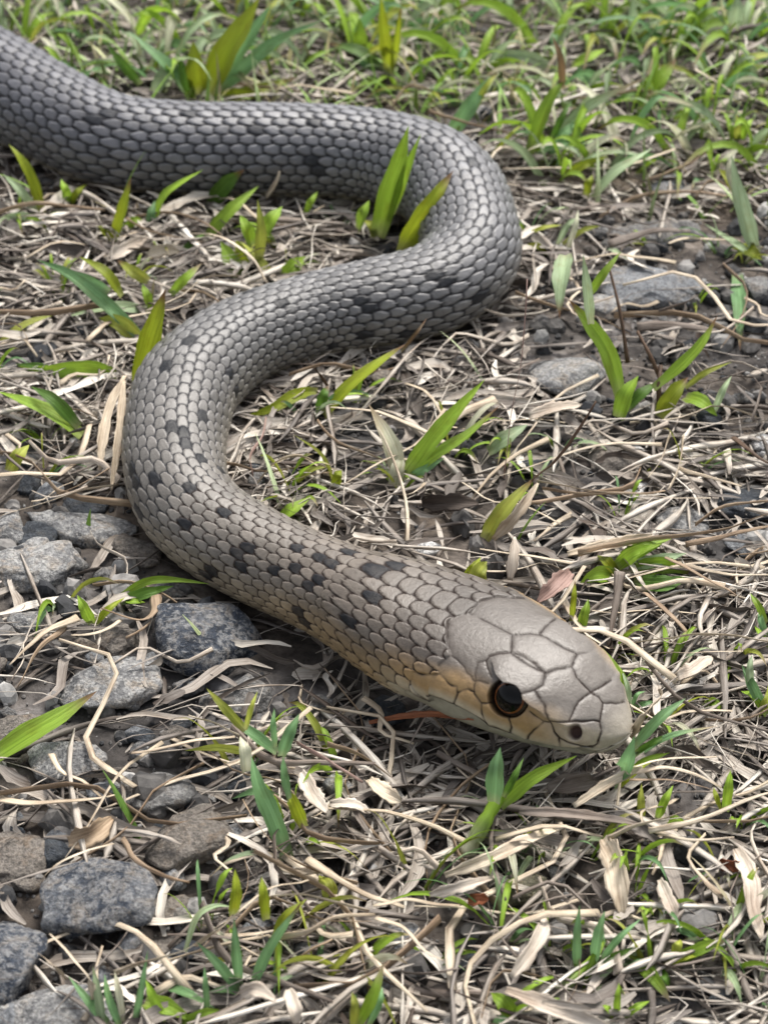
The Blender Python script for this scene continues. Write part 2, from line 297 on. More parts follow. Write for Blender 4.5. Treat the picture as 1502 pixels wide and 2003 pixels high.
# ------------------------------------------------------------------ the snake's skin
SEAMS = [[(1.036,-0.681),(0.939,-0.524),(0.843,-0.445),(0.746,-0.375),(0.686,-0.262),(0.619,-0.175),(0.634,-0.07),(0.657,0.009),(0.56,0.079),(0.493,0.157),(0.486,0.227),(0.597,0.367),(0.679,0.445),(0.753,0.524),(0.91,0.646),(0.865,0.759),(0.813,0.881),(0.88,0.995),(0.701,1.108),(0.575,1.143),(0.441,1.196),(0.426,1.414),(0.56,1.527),(0.672,1.553),(0.776,1.58)],[(0.657,0.009),(0.798,0.009),(0.947,0.017),(1.081,0.017),(1.215,0.017),(1.341,0.017),(1.468,0.017)],[(1.468,0.017),(1.564,-0.017),(1.661,-0.07),(1.78,-0.122),(1.892,-0.14),(2.003,-0.157),(2.107,-0.166),(2.219,-0.183),(2.316,-0.218),(2.412,-0.253)],[(1.773,-0.131),(1.743,-0.253),(1.728,-0.393),(1.713,-0.576),(1.609,-0.977)],[(1.468,0.017),(1.564,0.096),(1.668,0.192),(1.795,0.218),(1.929,0.244),(2.025,0.253),(2.115,0.253),(2.211,0.253),(2.301,0.253)],[(1.668,0.192),(1.601,0.244),(1.534,0.297),(1.438,0.419),(1.438,0.515),(1.348,0.576)],[(1.438,0.515),(1.534,0.62),(1.646,0.716)],[(1.348,0.576),(1.386,0.672),(1.415,0.777),(1.475,0.864),(1.572,0.846),(1.661,0.82)],[(0.91,0.646),(1.036,0.689),(1.163,0.733),(1.304,0.794),(1.43,0.855),(1.475,0.873)],[(1.668,0.192),(1.765,0.183),(1.892,0.183),(2.025,0.192),(2.159,0.227),(2.286,0.262),(2.375,0.419),(2.33,0.541),(2.204,0.646)],[(2.301,0.253),(2.375,0.096),(2.442,0.035),(2.502,-0.017)],[(2.502,-0.017),(2.435,-0.183),(2.412,-0.253),(2.487,-0.454),(2.442,-1.021)],[(2.502,-0.017),(2.65,0.026),(2.74,0.035),(2.829,0.035),(2.918,0.035)],[(2.918,0.035),(2.963,-0.175),(2.97,-0.55)],[(2.918,0.044),(2.903,0.192),(2.881,0.367),(2.888,0.559),(2.926,0.855)],[(2.33,0.541),(2.457,0.611),(2.576,0.75),(2.658,0.881),(2.702,1.1)],[(2.39,1.038),(2.494,1.1),(2.598,1.169),(2.702,1.1)],[(2.695,1.038),(2.769,0.977),(2.851,0.916),(2.926,0.855),(3.011,0.777),(3.089,0.698),(3.168,0.602),(3.247,0.497)],[(2.918,0.035),(3.044,0.009),(3.123,0.017)],[(3.127,0.017),(3.198,0.253),(3.247,0.497)],[(3.123,0.017),(3.183,-0.07),(3.24,-0.218),(3.281,-0.724)],[(3.247,0.497),(3.326,0.899),(3.333,1.292),(3.322,1.632),(3.251,1.815)],[(2.702,1.1),(2.777,1.353),(2.866,1.518),(2.948,1.571),(3.029,1.614),(3.104,1.658),(3.179,1.719),(3.251,1.815)],[(2.851,1.501),(2.859,1.868)],[(2.598,1.204),(2.502,1.422),(2.435,1.562),(2.405,1.833)],[(2.122,1.274),(2.182,1.484),(2.152,1.658)],[(1.676,1.196),(1.713,1.379),(1.795,1.553)],[(1.475,0.864),(1.482,0.934),(1.527,1.065),(1.676,1.196),(1.795,1.134)],[(1.237,1.082),(1.282,1.169),(1.274,1.283),(1.252,1.405),(1.222,1.518)],[(1.282,1.152),(1.415,1.038),(1.52,1.03)],[(0.88,0.995),(0.977,1.03),(1.066,1.056),(1.237,1.082)],[(0.776,1.588),(0.902,1.571),(1.029,1.553),(1.133,1.553),(1.244,1.553),(1.378,1.571),(1.512,1.597),(1.624,1.623),(1.735,1.658),(1.839,1.71),(1.959,1.702),(2.07,1.719),(2.182,1.737),(2.301,1.772),(2.412,1.824),(2.531,1.833),(2.643,1.859),(2.755,1.868),(2.859,1.911),(2.955,1.911),(3.044,1.937),(3.149,1.876),(3.251,1.85)]]
SPOTS = [(471,1083),(500,1074),(471,1103),(527,1116),(533,1110),(413,1116),(406,1132),(373,1040),(589,1078),(613,1092),(640,1105),(587,1116),(616,1127),(616,1147),(692,1087),(723,1103),(779,1106),(578,1190),(587,1217),(690,1225),(741,1176),(431,1002),(321,947),(377,958),(282,1011),(371,670),(330,725),(443,733),(467,761),(355,845),(363,873),(395,901),(320,945),(367,957),(700,597),(712,600),(840,550),(645,680),(940,580),(187,243),(220,230),(395,228),(630,248),(627,308),(632,334),(8,121),(506,248),(850,552),(268,935)]
NA = 400
av = np.concatenate([np.linspace(0, 0.25, 40)[:-1], np.arange(0.25, 4.4, 0.0145), np.arange(4.4, 12, 0.028), np.arange(12, LVIS + 1, 0.045), np.arange(LVIS + 1, LTOT, 0.12), [LTOT]])
av[0] = 1e-4
half = math.radians(140)
phi = np.concatenate([np.linspace(-half, half, 355), half + np.linspace(0, 2 * math.pi - 2 * half, NA - 355 + 2)[1:-1]])
C3 = center(av)
T3 = norm(center(np.minimum(av + 0.06, LTOT)) - center(np.maximum(av - 0.06, 0))) * -1.0      # towards the snout
kk = 5
Tp = np.pad(T3, ((kk, kk), (0, 0)), mode='edge'); T3 = norm(sum(Tp[i:i + len(T3)] for i in range(2 * kk + 1)))
sd = norm(np.cross(T3, np.array([0, 0, 1.0]))); upv = np.cross(sd, T3)
hs = 3.6 - av; inh = sstep(6.2, 4.4, av)                     # 1 on the head, 0 on the body
hsc = np.clip(hs, -2.2, 3.6)
Rb = radius(av)
Wv = pchip(HS, HW, hsc) * inh + (1 - inh) * Rb * 1.02; Tv = pchip(HS, HT, hsc) * inh + (1 - inh) * Rb * 0.97; Bv = pchip(HS, HB, hsc) * inh - (1 - inh) * Rb * 0.93
ex = 0.78 * inh + 0.97 * (1 - inh); ex = ex + (0.98 - ex) * sstep(3.0, 3.4, hs)
A, P = np.meshgrid(av, phi, indexing='ij'); e2 = ex[:, None]
X = Wv[:, None] * np.sign(np.sin(P)) * np.abs(np.sin(P)) ** e2
cz = np.cos(P); Z = np.where(cz > 0, Tv[:, None], -Bv[:, None]) * np.sign(cz) * np.abs(cz) ** e2
def head_pt(s, f, lift=0.0):
    """point on the smooth head at station s and angle f"""
    w, t, b = pchip(HS, HW, np.array([s]))[0], pchip(HS, HT, np.array([s]))[0], pchip(HS, HB, np.array([s]))[0]
    hsd = norm(np.cross(fwd, [0, 0, 1.0])); hup = np.cross(hsd, fwd)
    x = (w + lift) * np.sign(np.sin(f)) * abs(np.sin(f)) ** 0.82; z = ((t if np.cos(f) > 0 else -b) + lift) * np.sign(np.cos(f)) * abs(np.cos(f)) ** 0.82
    return HEAD_J + fwd * s + hsd * x + hup * z
POS = C3[:, None] + sd[:, None] * X[..., None] + upv[:, None] * Z[..., None]
dA = np.gradient(POS, axis=0); dP = np.roll(POS, -1, 1) - np.roll(POS, 1, 1); NRM = norm(np.cross(dP, dA))
NRM *= np.sign(np.sum(NRM * (POS - C3[:, None]), -1, keepdims=True)); NRM[:2] = fwd
# scales: rows round the body, overlapping towards the tail
rr = np.interp(av, [0, 4, 6.5], [0.95, 0.95, 0.0]); rloc = np.maximum(rr, 0) ; rloc = np.where(av < 6, np.interp(av, [0, 3, 6], [0.9, 0.95, radius(np.array([6.0]))[0]]), Rb)
per = 0.36 * rloc
uu = np.concatenate([[0], np.cumsum(np.diff(av) / (0.5 * (per[1:] + per[:-1])))])
UU = np.repeat(uu[:, None], NA, 1); VV = P / half * 11.5
wob = 0.10 * vnoise(np.stack([UU * 0.9, VV * 0.9, UU * 0], -1)); UUw = UU + wob
best_u = np.full(UU.shape, 1e9); best_t = np.zeros(UU.shape); best_j = np.zeros(UU.shape); best_b = np.zeros(UU.shape); dmin = np.full(UU.shape, 9.0)
j0 = np.round(VV)
rows_ = []
for dj in (-1, 0, 1):
    j = j0 + dj; b = VV - j; off = 0.5 * (np.abs(j) % 2); q_ = np.abs(b) / 0.5; ae = 0.98 - 0.26 * q_ ** 2 - 0.34 * q_ ** 6
    sl = (1.04 * q_ + 4.08 * q_ ** 5) / 0.62
    n = np.ceil(UUw - off - ae); un = n + off; t = ae - (UUw - un)
    rows_.append((un, (1 - t) / np.sqrt(1 + np.minimum(sl, 5) ** 2)))
    w = un < best_u
    best_u = np.where(w, un, best_u); best_t = np.where(w, t, best_t); best_j = np.where(w, j, best_j); best_b = np.where(w, b, best_b)
for un, d_ in rows_: dmin = np.where(un - 1 < best_u - 1e-6, np.minimum(dmin, d_), dmin)
sid_u = best_u; sid_j = best_j
rear = sstep(7, 16, av)[:, None]
gapw = 0.125 + 0.075 * rear
relief = (1 - np.exp(-dmin / (0.10 + 0.03 * rear))) * (0.020 + 0.010 * rear) + (0.018 + 0.010 * rear) * (1 - best_t) - (0.010 + 0.008 * rear) * best_b ** 2
relief *= (1.15 - 0.08 * rear) * rloc[:, None]
skin = 1 - sstep(0.35 * gapw, gapw, dmin)                    # bare skin between scales
belly = np.abs(P) > half
fu = UU * 1.0 - np.floor(UU)
relief = np.where(belly, 0.02 * fu * rloc[:, None], relief); skin = np.where(belly, (fu < 0.05) * 0.6, skin)
# head shields: the area in front of the rear outline, seams as grooves
rb = np.array(SEAMS[0]); rs = rb[np.argsort(np.abs(rb[:, 1]))]
right = rb[rb[:, 1] >= -0.02]; sb_r = np.interp(np.abs(P), np.maximum(right[:, 1], 0), right[:, 0])
left = rb[rb[:, 1] <= 0.02]; left = left[np.argsort(-left[:, 1])]; sb_l = np.interp(np.abs(P), -left[:, 1], left[:, 0])
S_ = 3.6 - A
sb = np.where((P < 0) & (P > -0.7), sb_l, sb_r)
shield = sstep(-0.02, 0.02, S_ - sb) * (np.abs(P) < 1.95)
mouth = np.array(SEAMS[-1]) - np.array([0, 0.12]); mouth_phi = np.interp(S_, mouth[:, 0], mouth[:, 1]); mouth_phi = np.where(S_ < 0.8, 1.56, mouth_phi)
jaw = sstep(0.0, 0.05, np.abs(P) - mouth_phi) * sstep(-0.4, 0.7, S_) * sstep(3.34, 3.2, S_)
segs = []; segs_m = []
for L in SEAMS[:-1] + [mouth.tolist()]:
    q = [head_pt(s, f) for s, f in L]; segs += list(zip(q[:-1], q[1:]))
    q = [head_pt(s, -f) for s, f in L]; segs_m += list(zip(q[:-1], q[1:]))
nh = int((A[:, 0] < 4.6).sum()); HP = POS[:nh].reshape(-1, 3)
def segdist(P_, S):
    out = np.full(len(P_), 9.0)
    for a, b in S:
        ab = b - a; t = np.clip((P_ - a) @ ab / (ab @ ab + 1e-9), 0, 1); out = np.minimum(out, np.sum((P_ - a - t[:, None] * ab) ** 2, 1))
    return np.sqrt(out)
hfront = (np.sum(NRM[:nh] * (EYEPT - POS[:nh]), -1) > 0).ravel()
jit = 0.02 * vnoise(HP * 9.0)
ds = segdist(HP + jit[:, None] * 0.6, segs); dm = segdist(HP, segs_m)
dseam = np.full(A.shape, 9.0); dseam[:nh] = np.where(hfront, ds, np.minimum(np.where(dm < 0.25, dm, 9), np.where(ds < 0.1, ds, 9))).reshape(nh, NA)
sh_relief = 0.010 - 0.022 * np.exp(-(dseam / 0.014) ** 2) - 0.010 * np.exp(-(dseam / 0.06) ** 2)
sh_skin = np.clip(1.5 * np.exp(-(dseam / 0.0165) ** 2), 0, 1)
mline = np.exp(-(np.abs(np.abs(P) - mouth_phi) / 0.032) ** 2) * sstep(0.1, 0.9, S_) * sstep(3.32, 3.15, S_)
head_any = np.clip(shield + jaw, 0, 1)
relief = relief * (1 - head_any) + sh_relief * head_any; skin = np.maximum(skin * (1 - head_any) + sh_skin * head_any * 0.95, mline); relief = relief - 0.03 * mline
# lower jaw tucks in under the lip
lo = jaw * sstep(-0.3, 0.6, S_) * sstep(3.3, 2.8, S_)
POS = POS - sd[:, None] * (X * 0.10 * lo)[..., None]
# socket and nostril on both sides
EYE_S, EYE_F, EYE_R = 2.02, 0.95, 0.31
NOS_S, NOS_F = 3.03, 1.21
dark_ring = np.zeros(A.shape); nosm = np.zeros(A.shape)
eyes_c = []
for sg in (1, -1):
    ec = head_pt(EYE_S, sg * EYE_F); ax = norm(head_pt(EYE_S, sg * EYE_F, 0.3) - ec); ax = norm(ax + np.array([0, 0, -0.2]))
    de = np.linalg.norm(HP - ec - ((HP - ec) @ ax)[:, None] * ax, axis=1).reshape(nh, NA); de = np.where(np.linalg.norm(POS[:nh] - ec, axis=-1) < 1.0, de, 9)
    k = 1 - sstep(EYE_R * 0.84, EYE_R * 1.00, de)
    POS[:nh] -= (k * 0.36)[..., None] * ax; relief[:nh] *= 1 - k
    rel = POS[:nh] - ec; al_ = rel @ fwd; lat = norm(ax * np.array([1, 1, 0])); tang = norm(np.cross(ax, fwd)); tang = tang * np.sign(tang[2]); uz_ = rel @ tang
    line = 0.235 - 0.30 * al_                                             # the brow slopes down towards the snout
    bq = uz_ - line - 0.03; browe = np.exp(-(np.where(bq < 0, bq / 0.06, bq / 0.20)) ** 2) * np.exp(-(np.maximum(np.abs(al_ - 0.05) - 0.30, 0) / 0.22) ** 2) * (np.linalg.norm(rel, axis=-1) < 1.2)
    POS[:nh] += (browe * (0.20 if sg > 0 else 0.10))[..., None] * norm(lat + np.array([0, 0, 0.35])) - (browe * 0.05)[..., None] * tang
    canth = np.exp(-((uz_ - 0.08 + 0.10 * al_) / 0.10) ** 2) * sstep(0.25, 0.6, al_) * sstep(1.35, 0.9, al_)
    POS[:nh] += (canth * 0.10)[..., None] * lat
    dark_ring[:nh] = np.maximum(dark_ring[:nh], 1 - sstep(EYE_R * 0.93, EYE_R * 1.02, de)); eyes_c.append((ec, ax))
    nc = head_pt(NOS_S, sg * NOS_F); na = norm(head_pt(NOS_S, sg * NOS_F, 0.3) - nc); q = HP - nc; al = q @ fwd; upz = q[:, 2] + 0.25 * al
    dn = np.sqrt((al / 0.095) ** 2 + (upz / 0.14) ** 2 + ((q @ na) / 0.4) ** 2).reshape(nh, NA)
    k = 1 - sstep(0.55, 1.1, dn); POS[:nh] -= (k * 0.11)[..., None] * na; rim = np.exp(-((dn - 1.25) / 0.3) ** 2); POS[:nh] += (rim * 0.015)[..., None] * na
    nosm[:nh] = np.maximum(nosm[:nh], 1 - sstep(0.7, 1.1, dn))
for _ in range(1):
    relief[1:-1] = 0.25 * relief[:-2] + 0.5 * relief[1:-1] + 0.25 * relief[2:]
    relief = 0.25 * np.roll(relief, 1, 1) + 0.5 * relief + 0.25 * np.roll(relief, -1, 1)
POS = POS + NRM * relief[..., None]
flat = POS[..., 2] < 0.03; POS[..., 2] = np.where(flat, 0.03 + 0.15 * (POS[..., 2] - 0.03), POS[..., 2])
# colour of the skin itself
def c_(r, g, b, k=0.58): return np.array(lin(r, g, b)) * k
ap = np.abs(P); AA = A
dors = np.empty(A.shape + (3,))
stops = np.array([0, 3.0, 5.5, 8.5, 14, 26, 36, LTOT]); tones = np.array([c_(148,141,133), c_(112,104,97), c_(136,125,113), c_(140,134,126), c_(134,133,132), c_(132,133,138), c_(118,119,126), c_(106,107,114)])
for k in range(3): dors[..., k] = np.interp(AA, stops, tones[:, k])
flank = np.empty_like(dors); ft = np.array([c_(220,210,192), c_(200,168,120), c_(186,162,126), c_(178,166,146), c_(150,147,140), c_(142,141,140), c_(120,120,122), c_(110,110,114)])
for k in range(3): flank[..., k] = np.interp(AA, stops, ft[:, k])
bel = np.broadcast_to(c_(205, 190, 160), dors.shape)
col = dors + (flank - dors) * sstep(1.0, 1.75, ap + 0.15 * fbm(POS * 1.2, 2))[..., None]
col = col + (bel - col) * sstep(1.95, 2.45, ap)[..., None]
# head: grey-brown crown, tan cheeks, cream lips
inhead = sstep(4.2, 2.9, AA) ; patch = fbm(POS * 2.1, 3)
cheek = c_(200, 164, 112)[None, None] * (1 + 0.28 * patch)[..., None]; lip = c_(222, 210, 184); front = c_(214, 200, 176)
cheek = cheek + (front - cheek) * sstep(2.3, 3.1, S_)[..., None]
kc = inhead * sstep(-0.24, 0.16, ap - np.interp(S_, [0.6, 1.2, 1.9, 2.3, 2.6, 3.0, 3.3], [0.98, 0.9, 0.9, 0.80, 0.84, 0.92, 1.0]) + 0.05 * patch - 0.10 * sstep(1.2, 0.4, S_))
col = col + (cheek - col) * kc[..., None]
kl = inhead * sstep(mouth_phi - 0.24, mouth_phi - 0.04, ap); col = col + (lip - col) * kl[..., None]
col = col + (c_(188, 184, 164) - col) * jaw[..., None]
tipk = sstep(3.15, 3.5, S_); col = col + (c_(196, 188, 172) - col) * tipk[..., None] * 0.8
# single scales differ in tone, a few are blue-black
hsh = hash3((sid_u * 2).astype(int), sid_j.astype(int), np.zeros_like(sid_j, int))
col *= (1 + (0.34 * (hsh - 0.5)) * (1 - head_any))[..., None]
col *= (1 + 0.10 * fbm(np.stack([UU * 0.5, VV * 0.5, UU * 0 + 5], -1), 2) * (1 - head_any))[..., None]
front_f = (np.sum(NRM * (EYEPT - POS), -1) > 0.05)
pxy = proj(POS.reshape(-1, 3)).reshape(A.shape + (2,)); dep = (POS - EYEPT) @ FW
cand = np.where(front_f & (A < LVIS + 2))
cpx = pxy[cand]; cdep = dep[cand]
dk = np.zeros(A.shape)
keys = (sid_u * 2).astype(np.int64) * 64 + (sid_j + 16).astype(np.int64)
sel = set()
for sx, sy in SPOTS:
    d2 = np.hypot(cpx[:, 0] - sx, cpx[:, 1] - sy); i = np.argmin(d2 + (cdep - cdep.min()) * 0.05); sel.add(int(keys[cand[0][i], cand[1][i]]))
dk = np.isin(keys, list(sel)).astype(float)
rnd = (hash3((sid_u * 2).astype(int), sid_j.astype(int), np.ones_like(sid_j, int)) < 0.02) & (A > 9) & (A < 30)
dk = np.maximum(dk, rnd * 0.95) * (0.86 + 0.14 * np.clip(1.6 * fbm(POS * 7.0, 2) + 0.6, -1, 1)) * (1 - head_any) * ~belly * np.interp(A, [0, 18, 28], [1.0, 0.95, 0.85])
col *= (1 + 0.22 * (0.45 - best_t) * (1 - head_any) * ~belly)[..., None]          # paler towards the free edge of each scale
darkc = np.array([0.009, 0.011, 0.015]); col = col + (darkc - col) * (0.97 * dk)[..., None]
seamc = np.where((AA < 9)[..., None], np.array([0.020, 0.012, 0.009]), np.array([0.018, 0.018, 0.021]))
col = col + (seamc - col) * np.clip(skin, 0, 1)[..., None]
col = col + (np.array([0.016, 0.010, 0.008]) - col) * dark_ring[..., None]; col = col + (np.array([0.05, 0.028, 0.026]) - col) * nosm[..., None]
ng = len(av)
snake = bpy.data.objects.new('snake', None); COL.objects.link(snake); snake.location = tuple(HEAD_J * U * np.array([1, 1, 0])); snake.empty_display_size = 0.01
tag(snake, 'grey brown snake with dark flecked scales winding across the litter towards the camera', 'snake')
base0 = HEAD_J * np.array([1, 1, 0])
V = POS.reshape(-1, 3) - base0
Fq = grid_faces(ng, NA, True)[:, ::-1]
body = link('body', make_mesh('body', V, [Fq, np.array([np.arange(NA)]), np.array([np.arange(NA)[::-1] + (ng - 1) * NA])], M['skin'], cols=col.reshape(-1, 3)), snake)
# eyes
def dome(axis, c, r, a0, a1, n=28, m=40):
    u = norm(np.cross(axis, [0, 0, 1.0])); w = np.cross(axis, u)
    a = np.linspace(a0, a1, n)[:, None]; b = np.linspace(0, 2 * math.pi, m, endpoint=False)[None]
    v = c + r * (np.cos(a)[..., None] * axis + np.sin(a)[..., None] * (np.cos(b)[..., None] * u + np.sin(b)[..., None] * w))
    return v.reshape(-1, 3), grid_faces(n, m, True)
M['eyedark'] = mat_plain('eye_dark', (0.012, 0.007, 0.005), 0.15, 0.4); M['iris'] = mat_plain('iris', (0.15, 0.05, 0.014), 0.25, 0.25); M['pupil'] = mat_plain('pupil', (0.0015, 0.0015, 0.0015), 0.04, 0.2)
for (ec, ax), deep in zip(eyes_c, (0.70, 1.1)):
    r = EYE_R * 1.10; c = ec - ax * (r * deep) - base0
    v, f = dome(ax, c, r, 0.0, 2.2); e = link('eye', make_mesh('eye', v, f, M['eyedark']), snake)
    tow = norm(ax + 0.12 * fwd + np.array([0, 0, 0.10]))
    v, f = dome(tow, c, r * 1.010, 0.62, 0.76, 8, 48); link('iris', make_mesh('iris', v, f, M['iris']), e)
    v, f = dome(tow, c, r * 1.012, 0.0, 0.66, 10, 48); link('pupil', make_mesh('pupil', v, f, M['pupil']), e)

# ------------------------------------------------------------------ builders for what lies on the ground
def clear(px, py, z):
    """point on the pixel's ray at height z, moved up and nearer until it is outside the snake"""
    p = at(px, py, z)
    for _ in range(40):
        if not snake_in(p, 0.10): break
        z += 0.1; p = at(px, py, z)
    return p
def pxcm(px, py, z=0.0): return CAM_F / dist_at(px, py, z)
TONES = {'g': (0.245, 0.390, 0.036), 'd': (0.09, 0.185, 0.024), 'o': (0.27, 0.33, 0.02), 'y': (0.350, 0.390, 0.06), 't': (0.175, 0.33, 0.135),
         'p': (0.330, 0.430, 0.240), 'w': (0.520, 0.520, 0.370), 'b': (0.150, 0.095, 0.045), 's': (0.480, 0.400, 0.280)}
TIPB = np.array((0.17, 0.085, 0.04)); TIPC = np.array((0.45, 0.35, 0.22)); LOWY = np.array((0.38, 0.36, 0.20))
def blade_mesh(P, w, tone, tip='', fold=0.35, roll=0.0, n=13, flat_base=0.68, seedv=0):
    """a grass blade along the points P (cm): folded along its midrib, narrow base, pointed tip"""
    Q = spline(P, n); t = np.linspace(0, 1, n)
    T = norm(np.gradient(Q, axis=0)); view = norm(EYEPT - Q.mean(0)); view = norm(view + np.array([0, 0, 0.6]))
    s = norm(np.cross(T, view)); nn = np.cross(s, T)
    roll = roll + 0.5 * (t - 0.5) * math.sin(seedv * 2.1)
    c, si = np.cos(roll)[:, None], np.sin(roll)[:, None]; s, nn = s * c + nn * si, nn * c - s * si
    prof = (flat_base + (1 - flat_base) * sstep(0, 0.25, t)) * (1 - np.clip((t - 0.42) / 0.58, 0, 1) ** 1.5); prof[-1] = 0.02
    hw = (0.5 * w * prof * (1 + 0.06 * np.sin(t * 19 + seedv)))[:, None]
    off = np.array([-1, -0.5, 0, 0.5, 1.0]); dep = np.array([0.30, 0.12, -0.22, 0.12, 0.30]) * fold * 2
    V = Q[:, None] + s[:, None] * (hw * off)[..., None] + nn[:, None] * (hw * dep)[..., None]
    colr = np.empty((n, 5, 3)); base = np.array(TONES[tone])
    k = 1 + 0.18 * math.sin(seedv * 3.7); colr[:] = base * k
    colr = colr + (LOWY * (1.0 if tone not in 'sb' else 0.6) - colr) * (0.55 * (1 - sstep(0.0, 0.16, t)))[:, None, None]
    colr[:, 2] *= 1.25; colr[:, 0] *= 0.88; colr[:, 4] *= 0.92
    if tip: colr = colr + ((TIPB if tip == 'b' else TIPC) - colr) * sstep(0.72 if tip == 'b' else 0.6, 0.95, t)[:, None, None]
    ln = np.linalg.norm(Q[-1] - Q[0]); fib = np.stack(np.broadcast_arrays((t * ln)[:, None], hw * off, np.float64(seedv * 13.7)), -1)
    return V.reshape(-1, 3), grid_faces(n, 5), colr.reshape(-1, 3), fib.reshape(-1, 3)
def tube_mesh(P, w, n=12, m=6, flat=0.6, taper=(1, 0.6), seedv=0, wav=0.0):
    Q = spline(P, n); t = np.linspace(0, 1, n)
    if wav: Q = Q + wav * fbm(np.stack([Q[:, 0] * 1.5 + seedv, Q[:, 1] * 1.5, Q[:, 2] * 1.5], -1)[:, None] + np.array([[0, 0, 0], [31, 0, 0], [0, 57, 0]]), 2) * sstep(0, 0.2, t)[:, None]
    T = norm(np.gradient(Q, axis=0)); s = norm(np.cross(T, np.array([0.05, 0.1, 1.0]))); nn = np.cross(s, T)
    r = (0.5 * w * (taper[0] + (taper[1] - taper[0]) * t) * (1 + 0.07 * np.sin(t * 13 + seedv) + 0.07 * np.sin(t * 29 + seedv * 2)))[:, None, None]
    tw = seedv + 2.0 * t * math.sin(seedv * 5); a = np.linspace(0, 2 * math.pi, m, endpoint=False)
    ca, sa = np.cos(a)[None, :, None], flat * np.sin(a)[None, :, None]; ct, st = np.cos(tw * 0.5)[:, None, None], np.sin(tw * 0.5)[:, None, None]
    V = Q[:, None] + r * ((ca * ct - sa * st) * s[:, None] + (ca * st + sa * ct) * nn[:, None])
    ln = np.linalg.norm(np.diff(Q, axis=0), axis=1).sum(); fib = np.stack(np.broadcast_arrays((t * ln)[:, None], np.cos(a)[None] * r[..., 0] + 0.3 * r[..., 0] * np.sin(a)[None], np.float64(seedv * 13.7)), -1)
    return V.reshape(-1, 3), [grid_faces(n, m, True), np.array([np.arange(m)[::-1]]), np.array([np.arange(m) + (n - 1) * m])], fib.reshape(-1, 3)
CNT = [0]
def blade_path(base, pts, vf, arch):
    k = pxcm(*base) * math.cos(math.radians(30)); out = []
    for i, (px, py) in enumerate(pts):
        t = i / (len(pts) - 1); z = 0.12 + vf * max(0.0, base[1] - py) / k + arch * math.sin(math.pi * min(1, t * 0.8 + 0.1))
        out.append(clear(px, py, z))
    out = np.array(out); out[0, 2] -= 0.1
    return out
def plant(label, base, blades, stems=(), group='green grass plants growing through the litter', vf=0.6):
    """blades: (tone, width in photo pixels, tip, [pixels from base to tip]) ; stems: (material, width, pixels)"""
    b0 = at(*base, 0.0); root = bpy.data.objects.new('grass_plant', None); COL.objects.link(root); root.location = tuple(b0 * U); root.empty_display_size = 0.005
    tag(root, label, 'grass plant', group)
    for bl in blades:
        tone, w, tip, pts = bl[:4]; v = bl[4] if len(bl) > 4 else vf; CNT[0] += 1
        P = blade_path(base, pts, v, 0.18); k = pxcm(*pts[len(pts) // 2])
        V, F, c, fb = blade_mesh(P, w * 0.86 / k, tone, tip, roll=0.5 * math.sin(CNT[0] * 1.7), seedv=CNT[0])
        link('blade', make_mesh('blade', V - b0, F, M['leaf'], cols=c, fib=fb), root)
    for mt, w, pts in stems:
        CNT[0] += 1; P = blade_path(base, pts, vf, 0.1); k = pxcm(*pts[len(pts) // 2])
        if mt in TONES:
            V, F, fb = tube_mesh(P, w / k, flat=0.8, taper=(1, 0.8), seedv=CNT[0] * 0.3); tt = np.linspace(0, 1, 12).repeat(6)[:, None]
            c = np.array(TONES['w']) + (np.array(TONES[mt]) - np.array(TONES['w'])) * sstep(0.1, 0.7, tt)
            link('stem', make_mesh('stem', V - b0, F, M['leaf'], cols=c, fib=fb), root)
        else:
            V, F, fb = tube_mesh(P, w / k, flat=0.8, taper=(1, 0.6), seedv=CNT[0] * 0.3); link('stem', make_mesh('stem', V - b0, F, M[mt], fib=fb), root)
    return root
_ico = {}
def ico(n):
    if n not in _ico:
        import bmesh
        bm = bmesh.new(); bmesh.ops.create_icosphere(bm, subdivisions=n, radius=1.0)
        V = np.array([v.co[:] for v in bm.verts]); F = np.array([[v.index for v in f.verts] for f in bm.faces]); bm.free(); _ico[n] = (V, F)
    return _ico[n]
def stone_mesh(a, b, c, seed, rough=0.16, boxy=0.75, n=4):
    V, F = ico(n); V = np.sign(V) * np.abs(V) ** boxy; V = V / np.linalg.norm(V, axis=1, keepdims=True) ** 0.55
    r = np.random.default_rng(seed)
    for _ in range(13):                                   # knock flat facets off it
        d = norm(r.normal(size=3)); h = r.uniform(0.62, 0.92); e = V @ d - h; V = V - d * np.maximum(e, 0)[:, None] * 0.85
    f = fbm(V * 1.6 + seed * 7.7, 4); f2 = fbm(V * 4 + seed * 3.3, 4); V = V * (1 + rough * f + 0.11 * f2)[:, None]
    return V * np.array([a, b, c]), F
STONES = []
def on_stone(x, y, k=0.85):
    S = np.array(STONES); x, y = np.atleast_1d(x), np.atleast_1d(y)
    return (np.hypot((x[:, None] - S[None, :, 0]) / S[None, :, 2], (y[:, None] - S[None, :, 1]) / S[None, :, 3]) < k).any(1)
